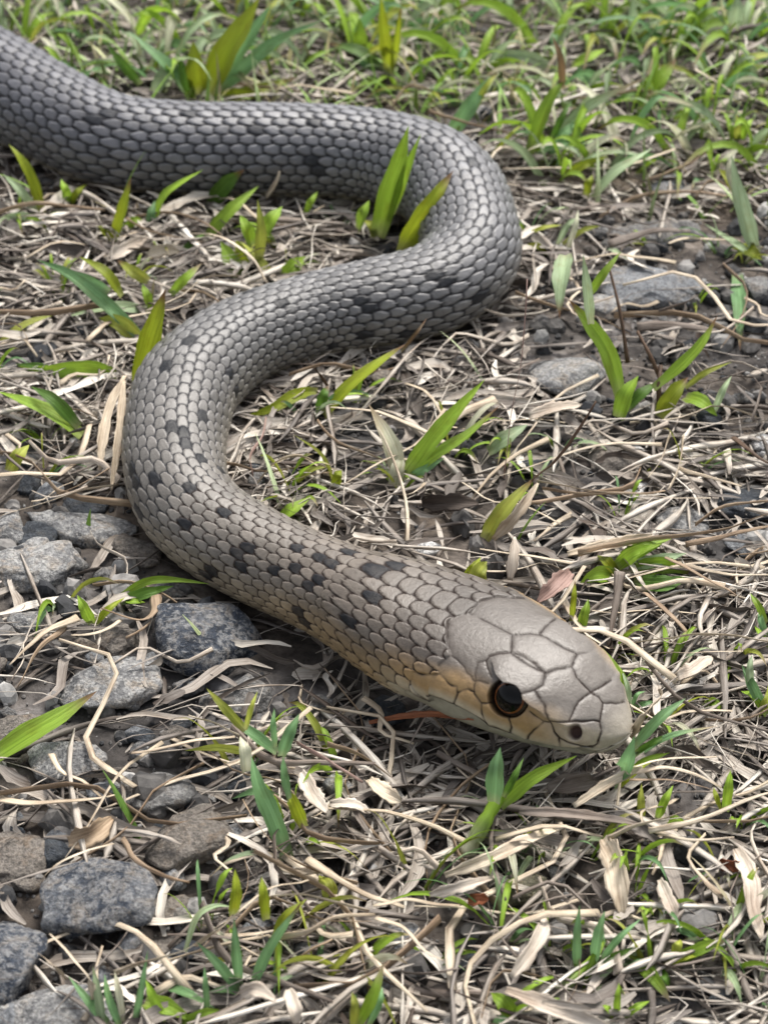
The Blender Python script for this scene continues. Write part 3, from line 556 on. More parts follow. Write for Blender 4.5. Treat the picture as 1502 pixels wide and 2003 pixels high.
def stone(label, px, py, w, h, mt, seed, rot=0.0, sink=0.2, name='rock', cat='rock', group=None, lift=0.0, rough=0.16, tall=0.55):
    """px,py centre and w,h size in photo pixels"""
    k = pxcm(px, py); p = at(px, py, 0.15); a = 0.5 * w / k * 1.05; sp = math.sin(math.acos(min(1, FW @ norm(p - EYEPT))) * 0 + math.radians(38) + math.atan((py - 1001.5) / CAM_F))
    cp = math.sqrt(1 - sp * sp); hh = 0.5 * h / k; c = hh * tall / (tall * cp + sp) * 1.15 ; c = max(c, 0.12); b = max(0.15, math.sqrt(max(0.02, hh ** 2 - (c * cp) ** 2)) / sp)
    V, F = stone_mesh(a, b, c, seed, rough)
    STONES.append((p[0], p[1], a, b + 0.35 * c))
    z = float(gh(p[0], p[1])) + c * (1 - 2 * sink) * 0.9 + lift
    o = link(name, make_mesh(name, V, F, M[mt]), None, (p[0], p[1], z)); o.rotation_euler = (0.12 * math.sin(seed), 0.12 * math.cos(seed * 2), rot)
    return tag(o, label, cat, group)
def straw(label, pts, w, mt, z=0.3, cat='straw', name='straw', group=None, flat=0.2, taper=(0.95, 0.35), wav=0.04, arch=0.1):
    CNT[0] += 1; n = len(pts); P = []
    for i, (px, py) in enumerate(pts):
        t = i / (n - 1); zz = z[i] if isinstance(z, (list, tuple)) else z
        p = clear(px, py, zz + arch * math.sin(math.pi * t)); P.append(p)
    P = np.array(P); k = pxcm(*pts[n // 2]); b0 = P[0] * np.array([1, 1, 0])
    V, F, fb = tube_mesh(P, w / k, n=16, flat=flat, taper=taper, seedv=CNT[0] * 0.7, wav=wav)
    return tag(link(name, make_mesh(name, V - b0, F, M[mt], fib=fb), None, b0), label, cat, group)
def dry_leaf(label, pts, w, mt, z=0.3, cat='dead leaf', name='dead_leaf', group=None, curl=0.5, arch=0.12):
    """a broad dead blade: thick enough to have two sides, curled along its length"""
    CNT[0] += 1; n = len(pts); P = []
    for i, (px, py) in enumerate(pts):
        t = i / (n - 1); zz = z[i] if isinstance(z, (list, tuple)) else z; P.append(clear(px, py, zz + arch * math.sin(math.pi * t)))
    Q = spline(np.array(P), 15); t = np.linspace(0, 1, 15); k = pxcm(*pts[n // 2]); b0 = Q[0] * np.array([1, 1, 0])
    T = norm(np.gradient(Q, axis=0)); view = norm(norm(EYEPT - Q.mean(0)) + np.array([0, 0, 0.5])); s = norm(np.cross(T, view)); nn = np.cross(s, T)
    ro = 0.5 * np.sin(t * 3 + CNT[0]); s, nn = s * np.cos(ro)[:, None] + nn * np.sin(ro)[:, None], nn * np.cos(ro)[:, None] - s * np.sin(ro)[:, None]
    hw = (0.5 * w / k * (0.45 + 0.55 * sstep(0, 0.25, t)) * (1 - 0.85 * np.clip((t - 0.5) / 0.5, 0, 1) ** 2) * (1 + 0.12 * np.sin(t * 17 + CNT[0]) + 0.10 * np.sin(t * 41 + CNT[0] * 3)))[:, None] * 0.85
    off = np.linspace(-1, 1, 7); dep = curl * (off ** 2) + 0.10 * np.sin(off * 7 + CNT[0])
    A_ = Q[:, None] + s[:, None] * (hw * off)[..., None] + nn[:, None] * (hw * dep)[..., None]; B_ = A_ - nn[:, None] * 0.02
    ln = np.linalg.norm(np.diff(Q, axis=0), axis=1).sum(); fib = np.stack(np.broadcast_arrays((t * ln)[:, None], hw * off, np.float64(CNT[0] * 7.7)), -1).reshape(-1, 3); fib = np.concatenate([fib, fib])
    V = np.concatenate([A_.reshape(-1, 3), B_.reshape(-1, 3)]); F = grid_faces(15, 7); N0 = 15 * 7
    edge = [i * 7 for i in range(15)] + [14 * 7 + j for j in range(1, 7)] + [i * 7 + 6 for i in range(13, -1, -1)] + [j for j in range(5, 0, -1)]
    e = np.array(edge); Fe = np.stack([e, np.roll(e, -1), np.roll(e, -1) + N0, e + N0], -1)
    return tag(link(name, make_mesh(name, V - b0, [F, F[:, ::-1] + N0, Fe], M[mt], fib=fib), None, b0), label, cat, group)

# ------------------------------------------------------------------ rocks
ST = 'stones lying in the litter'
for a in [
 ('dark speckled rock with a pale frosted top just below the neck of the snake', 410, 1243, 205, 150, 'basalt', 3, 0.2),
 ('largest blue-black speckled rock at lower left, between two other rocks', 182, 1768, 262, 200, 'basalt', 5, 0.25),
 ('rounded grey rock cut by the left edge above the dark blue rock', 22, 1672, 150, 120, 'brownrock', 8, 0.3),
 ('dark blue rock cut by the left edge at the bottom corner', 10, 1872, 160, 190, 'basalt', 11, -0.2),
 ('broad pale grey-brown rock along the bottom edge at the left corner', 95, 1975, 260, 120, 'pale', 14, 0.1),
 ('flat grey-brown rock behind dry stems right of the largest blue-black rock', 378, 1640, 190, 130, 'brownrock', 17, 0.4),
 ('small round speckled green-tan pebble in the bare soil below the head', 1026, 1716, 88, 78, 'speckle', 20, 0.0),
 ('pale grey boulder-shaped stone right of the middle coil', 1118, 732, 152, 98, 'pale', 23, 0.15, 0.1),
 ('pale grey flat pebble touching the dark rock at the right edge', 1342, 1008, 120, 70, 'pale', 26, 0.1),
 ('long blue-black rock cut by the right edge beside a pale pebble', 1462, 975, 140, 80, 'slate', 29, 0.35),
 ('blue-grey stone at the right edge below the long blue-black rock', 1475, 1052, 105, 46, 'bluegrey', 32, 0.0),
 ('black stone in the shade under the snake\'s jaw', 745, 1374, 100, 72, 'slate', 35, 0.0),
 ('large pale weathered rock with a bumpy top at the left edge', 70, 1100, 250, 100, 'pale', 38, 0.25),
 ('dark rounded stone resting behind the pale weathered rock', 75, 1035, 92, 66, 'slate', 41, 0.0),
 ('cracked white lump of rock at the left edge above the pale weathered rock', 15, 1030, 80, 80, 'pale', 44, 0.0),
 ('pointed blue-grey stone among straw beyond the right bend', 1318, 360, 92, 56, 'bluegrey', 47, 0.0),
 ('dark blue pointed stone resting on the flat grey slab', 1340, 552, 72, 54, 'bluegrey', 50, 0.3),
 ('flat grey slab at right beyond the pale grey boulder-shaped stone', 1262, 562, 190, 84, 'bluegrey', 53, -0.1),
 ('pale stone left of the flat grey slab behind the rosette', 1188, 588, 80, 50, 'pale', 56, 0.0),
 ('ridged grey stone strip above the flat grey slab', 1290, 445, 190, 48, 'grey', 59, 0.1),
 ('rough grey lump with pale crust below the small tuft at left', 215, 1345, 200, 120, 'pale', 62, 0.4),
 ('grey pebble with brown cast above the rough grey lump', 228, 1250, 84, 74, 'brownrock', 65, 0.0),
 ('slim blue-dark stone wedged behind the frosted speckled rock', 350, 1194, 84, 56, 'slate', 68, 0.5),
 ('square grey-brown stone under the yellow-green seedling', 484, 1350, 92, 82, 'grey', 71, 0.0),
 ('dark slate chip beside the tall teal blade below the neck', 610, 1428, 70, 44, 'slate', 74, 0.2),
 ('small white quartz chip shining in the middle of the right side', 1241, 939, 58, 24, 'quartz', 77, 0.0),
 ('white quartz chip behind the neck among straw', 832, 1058, 60, 28, 'quartz', 80, 0.3),
 ('white stone cut by the right edge below the big grass rosette', 1492, 856, 60, 46, 'quartz', 83, 0.0),
 ('low dark stone sliver above the white quartz chip at right', 1040, 897, 120, 32, 'slate', 86, 0.05),
 ('grey lump with knobbly top at left below the long green blade', 130, 1490, 170, 90, 'pale', 89, -0.2),
 ('knobbly grey lump behind the tangle of straw at lower left', 300, 1545, 170, 90, 'grey', 92, 0.2),
 ('dark grey lump at the left edge under the long green blade', 40, 1430, 120, 80, 'brownrock', 95, 0.0),
 ('pale round pebble beside the dark hollow at left', 60, 1205, 90, 60, 'pale', 98, 0.0),
 ('tiny pale grey pebble next to the frosted speckled rock', 303, 1282, 46, 34, 'bluegrey', 101, 0.0),
 ('little grey stone beneath the inner curve of the snake', 520, 905, 70, 40, 'slate', 104, 0.0),
 ('dark brown-grey stone beside the outer curve at left', 170, 975, 100, 50, 'slate', 107, 0.2),
 ('dark stone below the big grass rosette at right', 1205, 885, 110, 62, 'brownrock', 110, 0.0),
 ('blue-black pebble at right below the snout level', 1428, 1425, 48, 26, 'slate', 113, 0.0),
 ('brown-grey stone between the largest blue-black rock and dry stems', 330, 1760, 100, 60, 'brownrock', 116, 0.2),
 ('grey stone at right edge behind the drooping pale blade', 1490, 560, 90, 60, 'grey', 119, 0.0),
]: stone(*a, group=ST)
stone('long grey weathered wood chunk in front of the largest blue-black rock', 280, 1845, 210, 62, 'brownrock', 131, 0.38, name='wood_chunk', cat='wood chunk', rough=0.1)
stone('fibrous grey bark lump at the bottom edge under the white husk', 490, 1975, 150, 70, 'brownrock', 134, 0.0, name='bark_lump', cat='bark')
stone('long knobbly grey ridge of stone beside the outer curve of the neck', 160, 1018, 210, 66, 'pale', 141, -0.25, group=ST, rough=0.3)
stone('brownish stone tucked against the outer curve of the neck', 262, 1062, 110, 60, 'brownrock', 144, -0.3, group=ST, rough=0.3)
# ------------------------------------------------------------------ dead leaves, bark, straws that stand out
dl = dry_leaf
dl('rust-red dead leaf lying in the shade under the jaw', [(722, 1414), (790, 1402), (860, 1398), (925, 1408)], 17, 'rust', .25)
dl('pink-brown dead leaf standing behind the crown of the head', [(1115, 1118), (1085, 1150), (1050, 1180)], 42, 'pink', [.5, .4, .3])
dl('folded copper brown dead leaf above the largest blue-black rock', [(135, 1648), (180, 1632), (220, 1600)], 50, 'tan', .45)
dl('dark bark flake in the straw behind the neck', [(825, 985), (880, 982), (935, 985)], 40, 'bark', .35, 'bark', 'bark_flake')
dl('long bleached dead blade slanting across bare soil below the head', [(870, 1712), (960, 1678), (1040, 1640), (1108, 1614)], 30, 'cream', .4)
dl('grey-brown strap of dead leaf lying level below the head', [(1015, 1588), (1100, 1592), (1190, 1603), (1250, 1612)], 26, 'greyb', .5)
dl('short cream dead blade rising to the green stalks under the snout', [(1122, 1578), (1190, 1535), (1255, 1500)], 26, 'cream', [.4, .6, .9])
dl('thick white curved dead blade at the bottom edge right of centre', [(988, 1938), (1060, 1965), (1120, 1985), (1200, 2010)], 40, 'white', .5)
dl('small white blade tip crossing the thick white blade at the bottom', [(1060, 1960), (1120, 1968), (1155, 1975)], 18, 'white', .75)
dl('pale forked grass crown left of the dark green bottom tuft', [(1000, 1912), (1030, 1870), (1060, 1820), (1065, 1795)], 34, 'white', .45)
dl('white husk on top of the fibrous bark lump at the bottom', [(470, 1945), (500, 1936), (540, 1958)], 34, 'white', .9)
dl('white pointed husk hanging right of the bark lump', [(565, 1935), (575, 1975), (580, 2003)], 34, 'white', [.6, .5, .4])
dl('bright white torn leaf lying right of the snout', [(1325, 1325), (1355, 1312), (1392, 1285)], 40, 'white', .45)
dl('grey-white leaf bit under the snout', [(1070, 1545), (1120, 1535), (1165, 1525)], 50, 'greyb', .25)
dl('rust brown fleck beside the speckled pebble', [(915, 1765), (935, 1758), (955, 1760)], 26, 'rust', .3)
dl('dark red-brown flake at lower right', [(1400, 1690), (1430, 1693), (1455, 1698)], 26, 'rust', .3)
dl('bleached dead blade bent over by the root at the left coil', [(245, 735), (215, 800), (200, 870), (196, 920)], 24, 'cream', [1.0, .7, .45, .3])
dl('second bleached blade hugging the outer left coil', [(243, 745), (236, 830), (226, 900), (218, 958)], 20, 'cream', [1.0, .7, .45, .3])
dl('white flat leaf under the big grass rosette', [(1035, 815), (1085, 800), (1135, 792)], 34, 'white', .35)
dl('cream flat leaf below the low broad-leaved plant right of the head', [(1110, 1085), (1190, 1068), (1275, 1045)], 28, 'cream', .4)
dl('pale thick stalk stub behind the head', [(998, 1135), (1003, 1090), (1006, 1050)], 26, 'white', [.3, .5, .8])
dl('cream dead leaf beside the yellow-brown blade behind the neck', [(965, 1055), (1010, 1005), (1052, 945)], 26, 'cream', [.3, .7, 1.1])
dl('bright white leaf curl between bottom straws', [(840, 1750), (900, 1735), (970, 1715)], 26, 'white', .5)
dl('pale curled leaf in front of the teal blade', [(590, 1510), (615, 1560), (640, 1590)], 38, 'white', .4)
dl('white leaf fragment below the jaw right of the teal blades', [(645, 1572), (690, 1575), (725, 1590)], 28, 'white', .4)
dl('cream torn leaf under the jaw', [(720, 1525), (750, 1550), (785, 1568)], 40, 'cream', .35)
dl('white leaf shred behind the first loop at left', [(210, 510), (245, 488), (290, 462)], 30, 'white', .3)
dl('orange-cream leaf shred between the two coils', [(290, 500), (320, 488), (350, 492)], 28, 'cream', .3)
dl('cream sheath at the right side below the snout', [(1180, 1640), (1200, 1680), (1210, 1740), (1215, 1790)], 54, 'cream', [.5, .45, .4, .3])
dl('upright pale sheath near the lower right corner', [(1290, 1720), (1310, 1770), (1320, 1800)], 32, 'white', .4)
dl('broad pale sheath at the right edge near the bottom', [(1440, 1660), (1465, 1720), (1470, 1780), (1490, 1840)], 44, 'white', .4)
LS = [
 ('tall thin pinkish dry stalk standing right of the coil', [(985, 935), (1000, 820), (1022, 680), (1032, 545)], 9, 'pink', [.2, 1.2, 2.4, 3.6]),
 ('dark twig standing behind the grass pair under the middle coil', [(645, 762), (622, 728), (598, 702)], 8, 'brown', [.3, .7, 1.1]),
 ('brown curled stem lying over the largest blue-black rock', [(240, 1640), (270, 1682), (320, 1712), (374, 1728)], 13, 'tan', [.9, 1.1, 1.0, .8]),
 ('thin cream straw arching left over the largest blue-black rock', [(222, 1650), (150, 1672), (95, 1705), (62, 1738)], 11, 'cream', [.9, 1.1, 1.0, .7]),
 ('frayed straw bundle reaching in from the left edge', [(-10, 1562), (80, 1570), (160, 1565), (222, 1552)], 22, 'cream', .5),
 ('long cream straw with white tip left of the teal plant', [(258, 1473), (330, 1462), (400, 1446), (460, 1440)], 15, 'cream', .6),
 ('kinked cream straw above the teal plant', [(372, 1400), (420, 1412), (470, 1438)], 12, 'cream', .6),
 ('long arched cream stem crossing the bottom plants', [(382, 1850), (440, 1810), (520, 1742), (602, 1718)], 14, 'cream', [.6, 1.0, 1.1, .8]),
 ('cream stem arching right from the bottom plants', [(536, 1836), (600, 1822), (650, 1796), (735, 1786)], 14, 'cream', [.5, .8, .8, .6]),
 ('cream straw over the grey wood chunk', [(225, 1902), (290, 1880), (350, 1862), (384, 1846)], 11, 'cream', [.7, .9, .9, .8]),
 ('pair-forked pale straw standing in the bottom left corner', [(186, 1955), (175, 1915), (140, 1870), (98, 1826)], 17, 'cream', [.4, .8, 1.0, 1.0]),
 ('shorter pale straw of the bottom left corner', [(130, 1915), (100, 1885), (75, 1862)], 12, 'cream', [.6, .9, .9]),
 ('white runner stolon joining the teal plant to the pale crown', [(600, 1680), (650, 1712), (710, 1745), (790, 1772)], 20, 'cream', .4),
 ('thick cream stolon right of the bottom plants', [(735, 1795), (790, 1815), (830, 1858), (868, 1880)], 15, 'cream', .45),
 ('cream straw from the pale crown to the right', [(730, 1772), (790, 1758), (850, 1768), (900, 1772)], 14, 'cream', .55),
 ('pale straw from the pale crown to the left', [(535, 1752), (590, 1748), (660, 1765), (722, 1780)], 15, 'cream', [.8, .9, .8, .5]),
 ('thin cream straw over the bare soil right of the bottom plants', [(575, 1885), (620, 1880), (660, 1862), (692, 1852)], 9, 'cream', .5),
 ('dull straw just above the thin cream one', [(575, 1882), (610, 1858), (650, 1838)], 9, 'tan', .5),
 ('cream straw crossing the right bottom tufts', [(1188, 1640), (1240, 1615), (1290, 1602), (1335, 1588)], 15, 'cream', .6),
 ('long cream straw reaching the right edge below the snout', [(1268, 1625), (1340, 1610), (1420, 1580), (1510, 1550)], 14, 'cream', .6),
 ('cream wisp under the long right straw', [(1268, 1622), (1340, 1640), (1435, 1640)], 10, 'cream', .5),
 ('bundle of parallel pale straws right of the snout', [(1225, 1512), (1290, 1500), (1350, 1512), (1412, 1540)], 12, 'cream', .6),
 ('lowest of the pale straws fanning right of the snout', [(1230, 1525), (1300, 1525), (1360, 1535), (1410, 1552)], 9, 'tan', .5),
 ('upper of the pale straws fanning right of the snout', [(1240, 1500), (1300, 1485), (1360, 1480), (1400, 1478)], 9, 'cream', .6),
 ('cream straw leaning up right of the snout', [(1232, 1440), (1262, 1395), (1290, 1362), (1288, 1345)], 18, 'cream', [.6, 1.0, 1.2, 1.4]),
 ('grey-brown stem leaning under the jaw', [(790, 1480), (812, 1440), (835, 1400)], 11, 'greyb', [.2, .4, .6]),
 ('brown stem slanting below the black stone', [(580, 1452), (640, 1490), (710, 1530)], 12, 'pink', .4),
 ('tan stem parallel below the brown slanting stem', [(640, 1455), (700, 1475), (745, 1505), (765, 1520)], 13, 'tan', .4),
 ('long straw running left from the outer left coil', [(232, 948), (160, 958), (80, 985), (-10, 1012)], 13, 'cream', .4),
 ('shorter straw above the long left one', [(215, 915), (150, 950), (95, 972)], 11, 'tan', .4),
 ('bent grey-brown stalk beside the small left tuft', [(305, 1165), (300, 1195), (270, 1212), (200, 1190)], 26, 'tan', .4),
 ('cream straw under the small left tuft', [(238, 1212), (190, 1238), (140, 1243)], 10, 'cream', .4),
 ('pale split stalk left of the small left tuft', [(154, 1208), (95, 1232), (55, 1265), (20, 1302)], 18, 'cream', .45),
 ('lower half of the split pale stalk at left', [(130, 1225), (75, 1275), (35, 1345)], 14, 'tan', .4),
 ('long wavy straw across the right middle ground', [(1050, 940), (1150, 958), (1270, 972), (1390, 972)], 9, 'cream', .5),
 ('second wavy straw just under the long one at right', [(1060, 955), (1160, 968), (1260, 965), (1300, 958)], 8, 'tan', .45),
 ('stout straw rising toward the right edge under the pale pebble', [(1130, 1082), (1250, 1055), (1380, 1042), (1502, 1005)], 16, 'tan', .5),
 ('brown straw at the right edge below the blue-grey stone', [(1340, 1065), (1420, 1045), (1510, 1028)], 13, 'tan', .5),
 ('thin straw fanning right from the low broad-leaved plant', [(1330, 1105), (1400, 1120), (1502, 1125)], 9, 'cream', .5),
 ('thin brown straw sloping right below that plant', [(1300, 1090), (1400, 1140), (1440, 1165)], 8, 'tan', .5),
 ('grey-brown stem under the low broad-leaved plant', [(1212, 1118), (1206, 1185), (1190, 1262)], 22, 'greyb', [.9, .5, .25]),
 ('cream stick slanting right of the grey-brown stem', [(1262, 1160), (1300, 1190), (1345, 1240)], 18, 'tan', .4),
 ('straw crossing level right of the head', [(1210, 1262), (1300, 1250), (1400, 1240), (1502, 1255)], 10, 'cream', .45),
 ('cream straw crossing lower right of the head', [(1240, 1282), (1330, 1278), (1450, 1275)], 9, 'cream', .45),
 ('two-pronged pale root right of the white quartz chip', [(1310, 850), (1290, 900), (1268, 935)], 16, 'cream', .4),
 ('second prong of pale root right of the white quartz chip', [(1335, 855), (1330, 900), (1305, 960)], 18, 'cream', .4),
 ('thin straw from the pale root to the right edge', [(1325, 915), (1390, 935), (1450, 950)], 9, 'cream', .4),
 ('pale stalk stub standing at right under the rosette', [(1420, 880), (1425, 905), (1425, 928)], 20, 'white', .35),
 ('brown stem crossing at the right edge under the rosette', [(1432, 855), (1465, 880), (1502, 905)], 12, 'brown', .5),
 ('twiggy cream straw from the top right corner', [(1358, 135), (1410, 165), (1450, 195), (1505, 214)], 9, 'cream', [.9, .7, .5, .4]),
 ('cream straw curving between the coils', [(375, 457), (430, 462), (490, 500), (525, 555)], 12, 'cream', [.8, 1.0, .8, .4]),
 ('cream straw hooked in the inner loop', [(500, 950), (540, 905), (590, 890), (650, 922)], 9, 'cream', [.3, .6, .6, .3]),
 ('thin dry stem in the inner curve of the coil', [(520, 955), (580, 935), (645, 925)], 7, 'tan', .35),
 ('pinkish forked twig in the inner curve of the coil', [(495, 930), (490, 890), (515, 850), (520, 815)], 11, 'pink', .35),
 ('straw stub poking from under the back coil', [(520, 385), (540, 355), (548, 335)], 14, 'cream', [.3, .6, .9]),
 ('greyish stick lying right of the middle coil', [(1245, 640), (1330, 638), (1400, 648)], 22, 'greyb', .3),
 ('grey split stick above the flat slab', [(1190, 478), (1270, 452), (1350, 452)], 20, 'greyb', .35),
]
for l, pts, w, mt, z in LS: straw(l, pts, w, mt, z, group='straws and stems lying on the ground')
dark = straw('brown dead tip curving up behind the neck', [(1040, 938), (1085, 905), (1125, 850), (1165, 785)], 10, 'brown', [.9, 1.3, 1.8, 2.4], taper=(1, .35))
tag(dark, group='straws and stems lying on the ground')
# ------------------------------------------------------------------ grass plants, traced one by one
plant('lush broad-bladed tuft standing behind the upper left coil', (400, 188), [
 ('o', 64, '', [(405, 180), (440, 110), (478, 50), (508, -6)], .85), ('t', 30, '', [(420, 176), (480, 130), (540, 80), (625, 42)], .7), ('t', 34, '', [(440, 130), (480, 80), (530, 10)], .8), ('o', 46, '', [(392, 178), (384, 130), (378, 80)], .9),
 ('d', 26, '', [(376, 188), (362, 150), (348, 104)], .8), ('t', 30, '', [(366, 172), (330, 130), (290, 95), (252, 60)], .7), ('p', 30, '', [(300, 176), (322, 145), (352, 108)], .7), ('d', 22, '', [(275, 158), (240, 125), (208, 84)], .7),
 ('o', 32, 'b', [(420, 190), (500, 178), (584, 150)], .3), ('o', 30, '', [(420, 192), (460, 185), (520, 190)], .2), ('p', 14, '', [(230, 118), (190, 122), (145, 126)], .3)])
plant('tall upright twin-bladed sprout at the top centre', (764, 142), [('o', 30, '', [(764, 142), (754, 75), (744, -12)], 1), ('o', 16, 'b', [(770, 120), (777, 70), (785, 8)], 1), ('d', 34, 'b', [(757, 132), (700, 100), (640, 84)], .5), ('t', 16, '', [(740, 140), (710, 122), (690, 120)], .3)])
plant('short upright pointed blade left of the tall twin-bladed sprout', (704, 98), [('g', 30, '', [(704, 98), (706, 70), (702, 34)], 1)])
plant('pale green leaning blade right behind the top of the right bend', (882, 256), [('t', 36, '', [(880, 256), (920, 205), (958, 150)], .7), ('y', 14, 'b', [(925, 215), (950, 170), (975, 140)], .7)])
plant('long arching plant with a brown twisted tip beyond the right bend', (1034, 298), [('g', 34, '', [(1034, 298), (1062, 225), (1085, 180), (1104, 158)], .8), ('b', 15, 'b', [(1100, 165), (1096, 115), (1080, 70)], .8), ('p', 24, 't', [(1085, 258), (1140, 215), (1180, 190), (1262, 152)], .5),
 ('t', 24, '', [(1070, 285), (1110, 255), (1160, 222)], .4), ('o', 12, '', [(960, 298), (1000, 262), (1044, 226)], .4), ('d', 16, '', [(1078, 270), (1098, 230), (1118, 195)], .7), ('t', 22, '', [(1050, 300), (1090, 285), (1130, 270)], .3)])
plant('pale striped blade lying level at the top right', (1092, 138), [('p', 24, '', [(1092, 138), (1040, 112), (985, 105), (928, 92)], .3), ('g', 30, '', [(1118, 122), (1150, 112), (1184, 96)], .4), ('t', 26, '', [(1120, 130), (1140, 150), (1158, 165)], .3)])
plant('plain green blade leaning right at the top right, twisted at the end', (1246, 186), [('g', 42, 'b', [(1244, 186), (1285, 158), (1322, 116)], .7), ('d', 22, '', [(1200, 196), (1230, 186), (1262, 180)], .3)])
plant('wide green plant reaching the right edge at the top', (1326, 92), [('g', 24, '', [(1326, 92), (1380, 52), (1450, 34), (1512, 16)], .4), ('g', 24, '', [(1326, 90), (1330, 66), (1334, 44)], 1), ('p', 30, '', [(1436, 48), (1440, 20), (1442, -10)], 1), ('t', 22, '', [(1400, 80), (1415, 62), (1420, 48)], .8)])
plant('pale V of two blades at the top edge right of centre', (1240, 72), [('p', 24, '', [(1240, 70), (1237, 35), (1238, -6)], 1), ('p', 26, '', [(1246, 70), (1270, 52), (1294, 28)], .8)])
plant('pale single blade leaning right past the right bend', (1156, 382), [('p', 24, '', [(1158, 380), (1200, 338), (1240, 312), (1275, 290)], .5), ('o', 22, '', [(1146, 376), (1152, 358), (1158, 342)], .9), ('o', 20, '', [(1105, 336), (1145, 320), (1188, 306)], .3)])
plant('green tuft at the right edge near the top', (1418, 178), [('g', 30, '', [(1418, 178), (1448, 142), (1478, 106)], .6), ('g', 30, '', [(1440, 150), (1470, 135), (1502, 128)], .4), ('d', 22, '', [(1400, 182), (1420, 160), (1436, 150)], .5)])
plant('small bright tuft at the right edge under the green one', (1442, 275), [('g', 20, '', [(1442, 275), (1428, 250), (1420, 236)], .8), ('g', 20, '', [(1444, 275), (1458, 248), (1472, 232)], .8), ('y', 18, '', [(1442, 275), (1442, 250), (1440, 222)], .9)])
plant('tall pale ragged plant near the right edge', (1480, 495), [('p', 36, '', [(1478, 490), (1458, 430), (1442, 370), (1430, 305)], .8), ('p', 22, '', [(1490, 506), (1440, 478), (1378, 438)], .3), ('o', 42, '', [(1440, 474), (1462, 488), (1490, 508)], .2), ('y', 20, '', [(1445, 380), (1425, 350), (1405, 330)], .5), ('w', 16, '', [(1435, 370), (1425, 330), (1440, 290)], .7)])
plant('drooping pale blade with a brown tip at the right edge', (1442, 525), [('t', 34, 'b', [(1442, 528), (1446, 600), (1447, 685)], .2)])
plant('big arching rosette right of centre with tall pale blades', (1228, 805), [
 ('g', 36, 'b', [(1216, 775), (1190, 690), (1150, 630), (1112, 586)], .6), ('p', 20, '', [(1156, 625), (1148, 560), (1140, 498)], 1), ('p', 42, 'b', [(1106, 490), (1098, 545), (1094, 622)], .4), ('g', 18, '', [(1152, 568), (1180, 535), (1214, 492)], .7),
 ('g', 44, '', [(1210, 810), (1225, 770), (1248, 735)], .8), ('g', 26, 'b', [(1278, 752), (1330, 715), (1372, 670), (1402, 618)], .7), ('o', 40, 'b', [(1286, 808), (1315, 770), (1345, 738)], .6), ('g', 36, '', [(1340, 768), (1370, 785), (1402, 814)], .3),
 ('d', 34, '', [(1225, 795), (1255, 770), (1284, 748)], .5), ('p', 16, '', [(1395, 800), (1412, 765), (1430, 735)], .7), ('y', 14, '', [(1340, 750), (1380, 728), (1430, 708)], .4)],
 [('brown', 9, [(1228, 702), (1212, 610), (1190, 520)]), ('brown', 9, [(1290, 728), (1268, 690), (1246, 648)]), ('brown', 12, [(1288, 800), (1288, 750), (1292, 715)])])
plant('V-shaped sprout with a withered left blade in the middle of the picture', (786, 926), [('g', 38, '', [(790, 922), (840, 865), (890, 805), (948, 742)], .65), ('g', 32, 'b', [(790, 926), (860, 885), (920, 845), (978, 792)], .55), ('w', 40, 't', [(778, 916), (765, 868), (722, 792)], .5), ('t', 20, '', [(800, 926), (830, 918), (870, 895)], .3), ('w', 34, '', [(770, 940), (778, 915), (786, 890)], .5)])
plant('brown-tipped blade pair hugging the underside of the middle coil', (638, 812), [('o', 34, 'b', [(634, 806), (680, 758), (740, 710), (795, 672)], .6), ('b', 8, 'b', [(785, 680), (815, 650), (835, 622)], .6), ('d', 26, 'b', [(625, 795), (632, 775), (642, 755)], .8), ('o', 28, '', [(622, 758), (580, 772), (530, 800), (478, 815)], .2)])
plant('tiny thin-leaved sprig inside the left loop', (656, 944), [('y', 9, '', [(655, 940), (630, 890), (575, 850)], .5), ('s', 9, '', [(650, 925), (590, 892), (540, 905), (500, 948)], .4), ('o', 22, '', [(656, 946), (660, 930), (668, 920)], .8)])
plant('single bright green leaf tip behind the neck', (545, 1014), [('g', 38, '', [(540, 1014), (570, 998), (608, 972)], .5)])
plant('single yellow-green blade with dead tip rising behind the neck', (948, 1048), [('y', 38, 'b', [(948, 1046), (985, 998), (1048, 932)], .6)])
plant('yellowing leaf stub touching the snake behind the head', (935, 1132), [('y', 44, '', [(925, 1138), (935, 1120), (952, 1098)], .6), ('o', 22, '', [(905, 1128), (925, 1112), (940, 1090)], .5)])
plant('low broad-leaved plant with a shiny fan of leaves right of the head', (1216, 1112), [('g', 44, '', [(1214, 1085), (1260, 1070), (1312, 1054)], .5), ('p', 28, '', [(1230, 1100), (1290, 1095), (1342, 1082)], .3), ('g', 40, 'b', [(1234, 1108), (1300, 1105), (1364, 1124)], .3), ('d', 44, '', [(1238, 1132), (1300, 1142), (1352, 1126)], .1),
 ('g', 38, '', [(1204, 1116), (1168, 1124), (1134, 1140)], .2), ('o', 30, '', [(1205, 1112), (1185, 1098), (1168, 1086)], .5), ('g', 34, '', [(1205, 1100), (1240, 1082), (1290, 1068)], .6)])
plant('two narrow upright slips behind the crown of the head', (1138, 1222), [('g', 26, '', [(1136, 1224), (1144, 1200), (1150, 1172)], .8), ('o', 14, 'b', [(1118, 1206), (1122, 1170), (1124, 1135)], .8)])
plant('fuzzy green blade curving close behind the snout', (1216, 1400), [('g', 34, '', [(1222, 1400), (1212, 1330), (1178, 1268)], .6), ('p', 14, '', [(1230, 1400), (1228, 1350), (1215, 1310)], .7), ('t', 12, '', [(1234, 1385), (1245, 1360), (1262, 1352)], .5), ('t', 12, '', [(1236, 1375), (1262, 1376), (1285, 1370)], .3)])
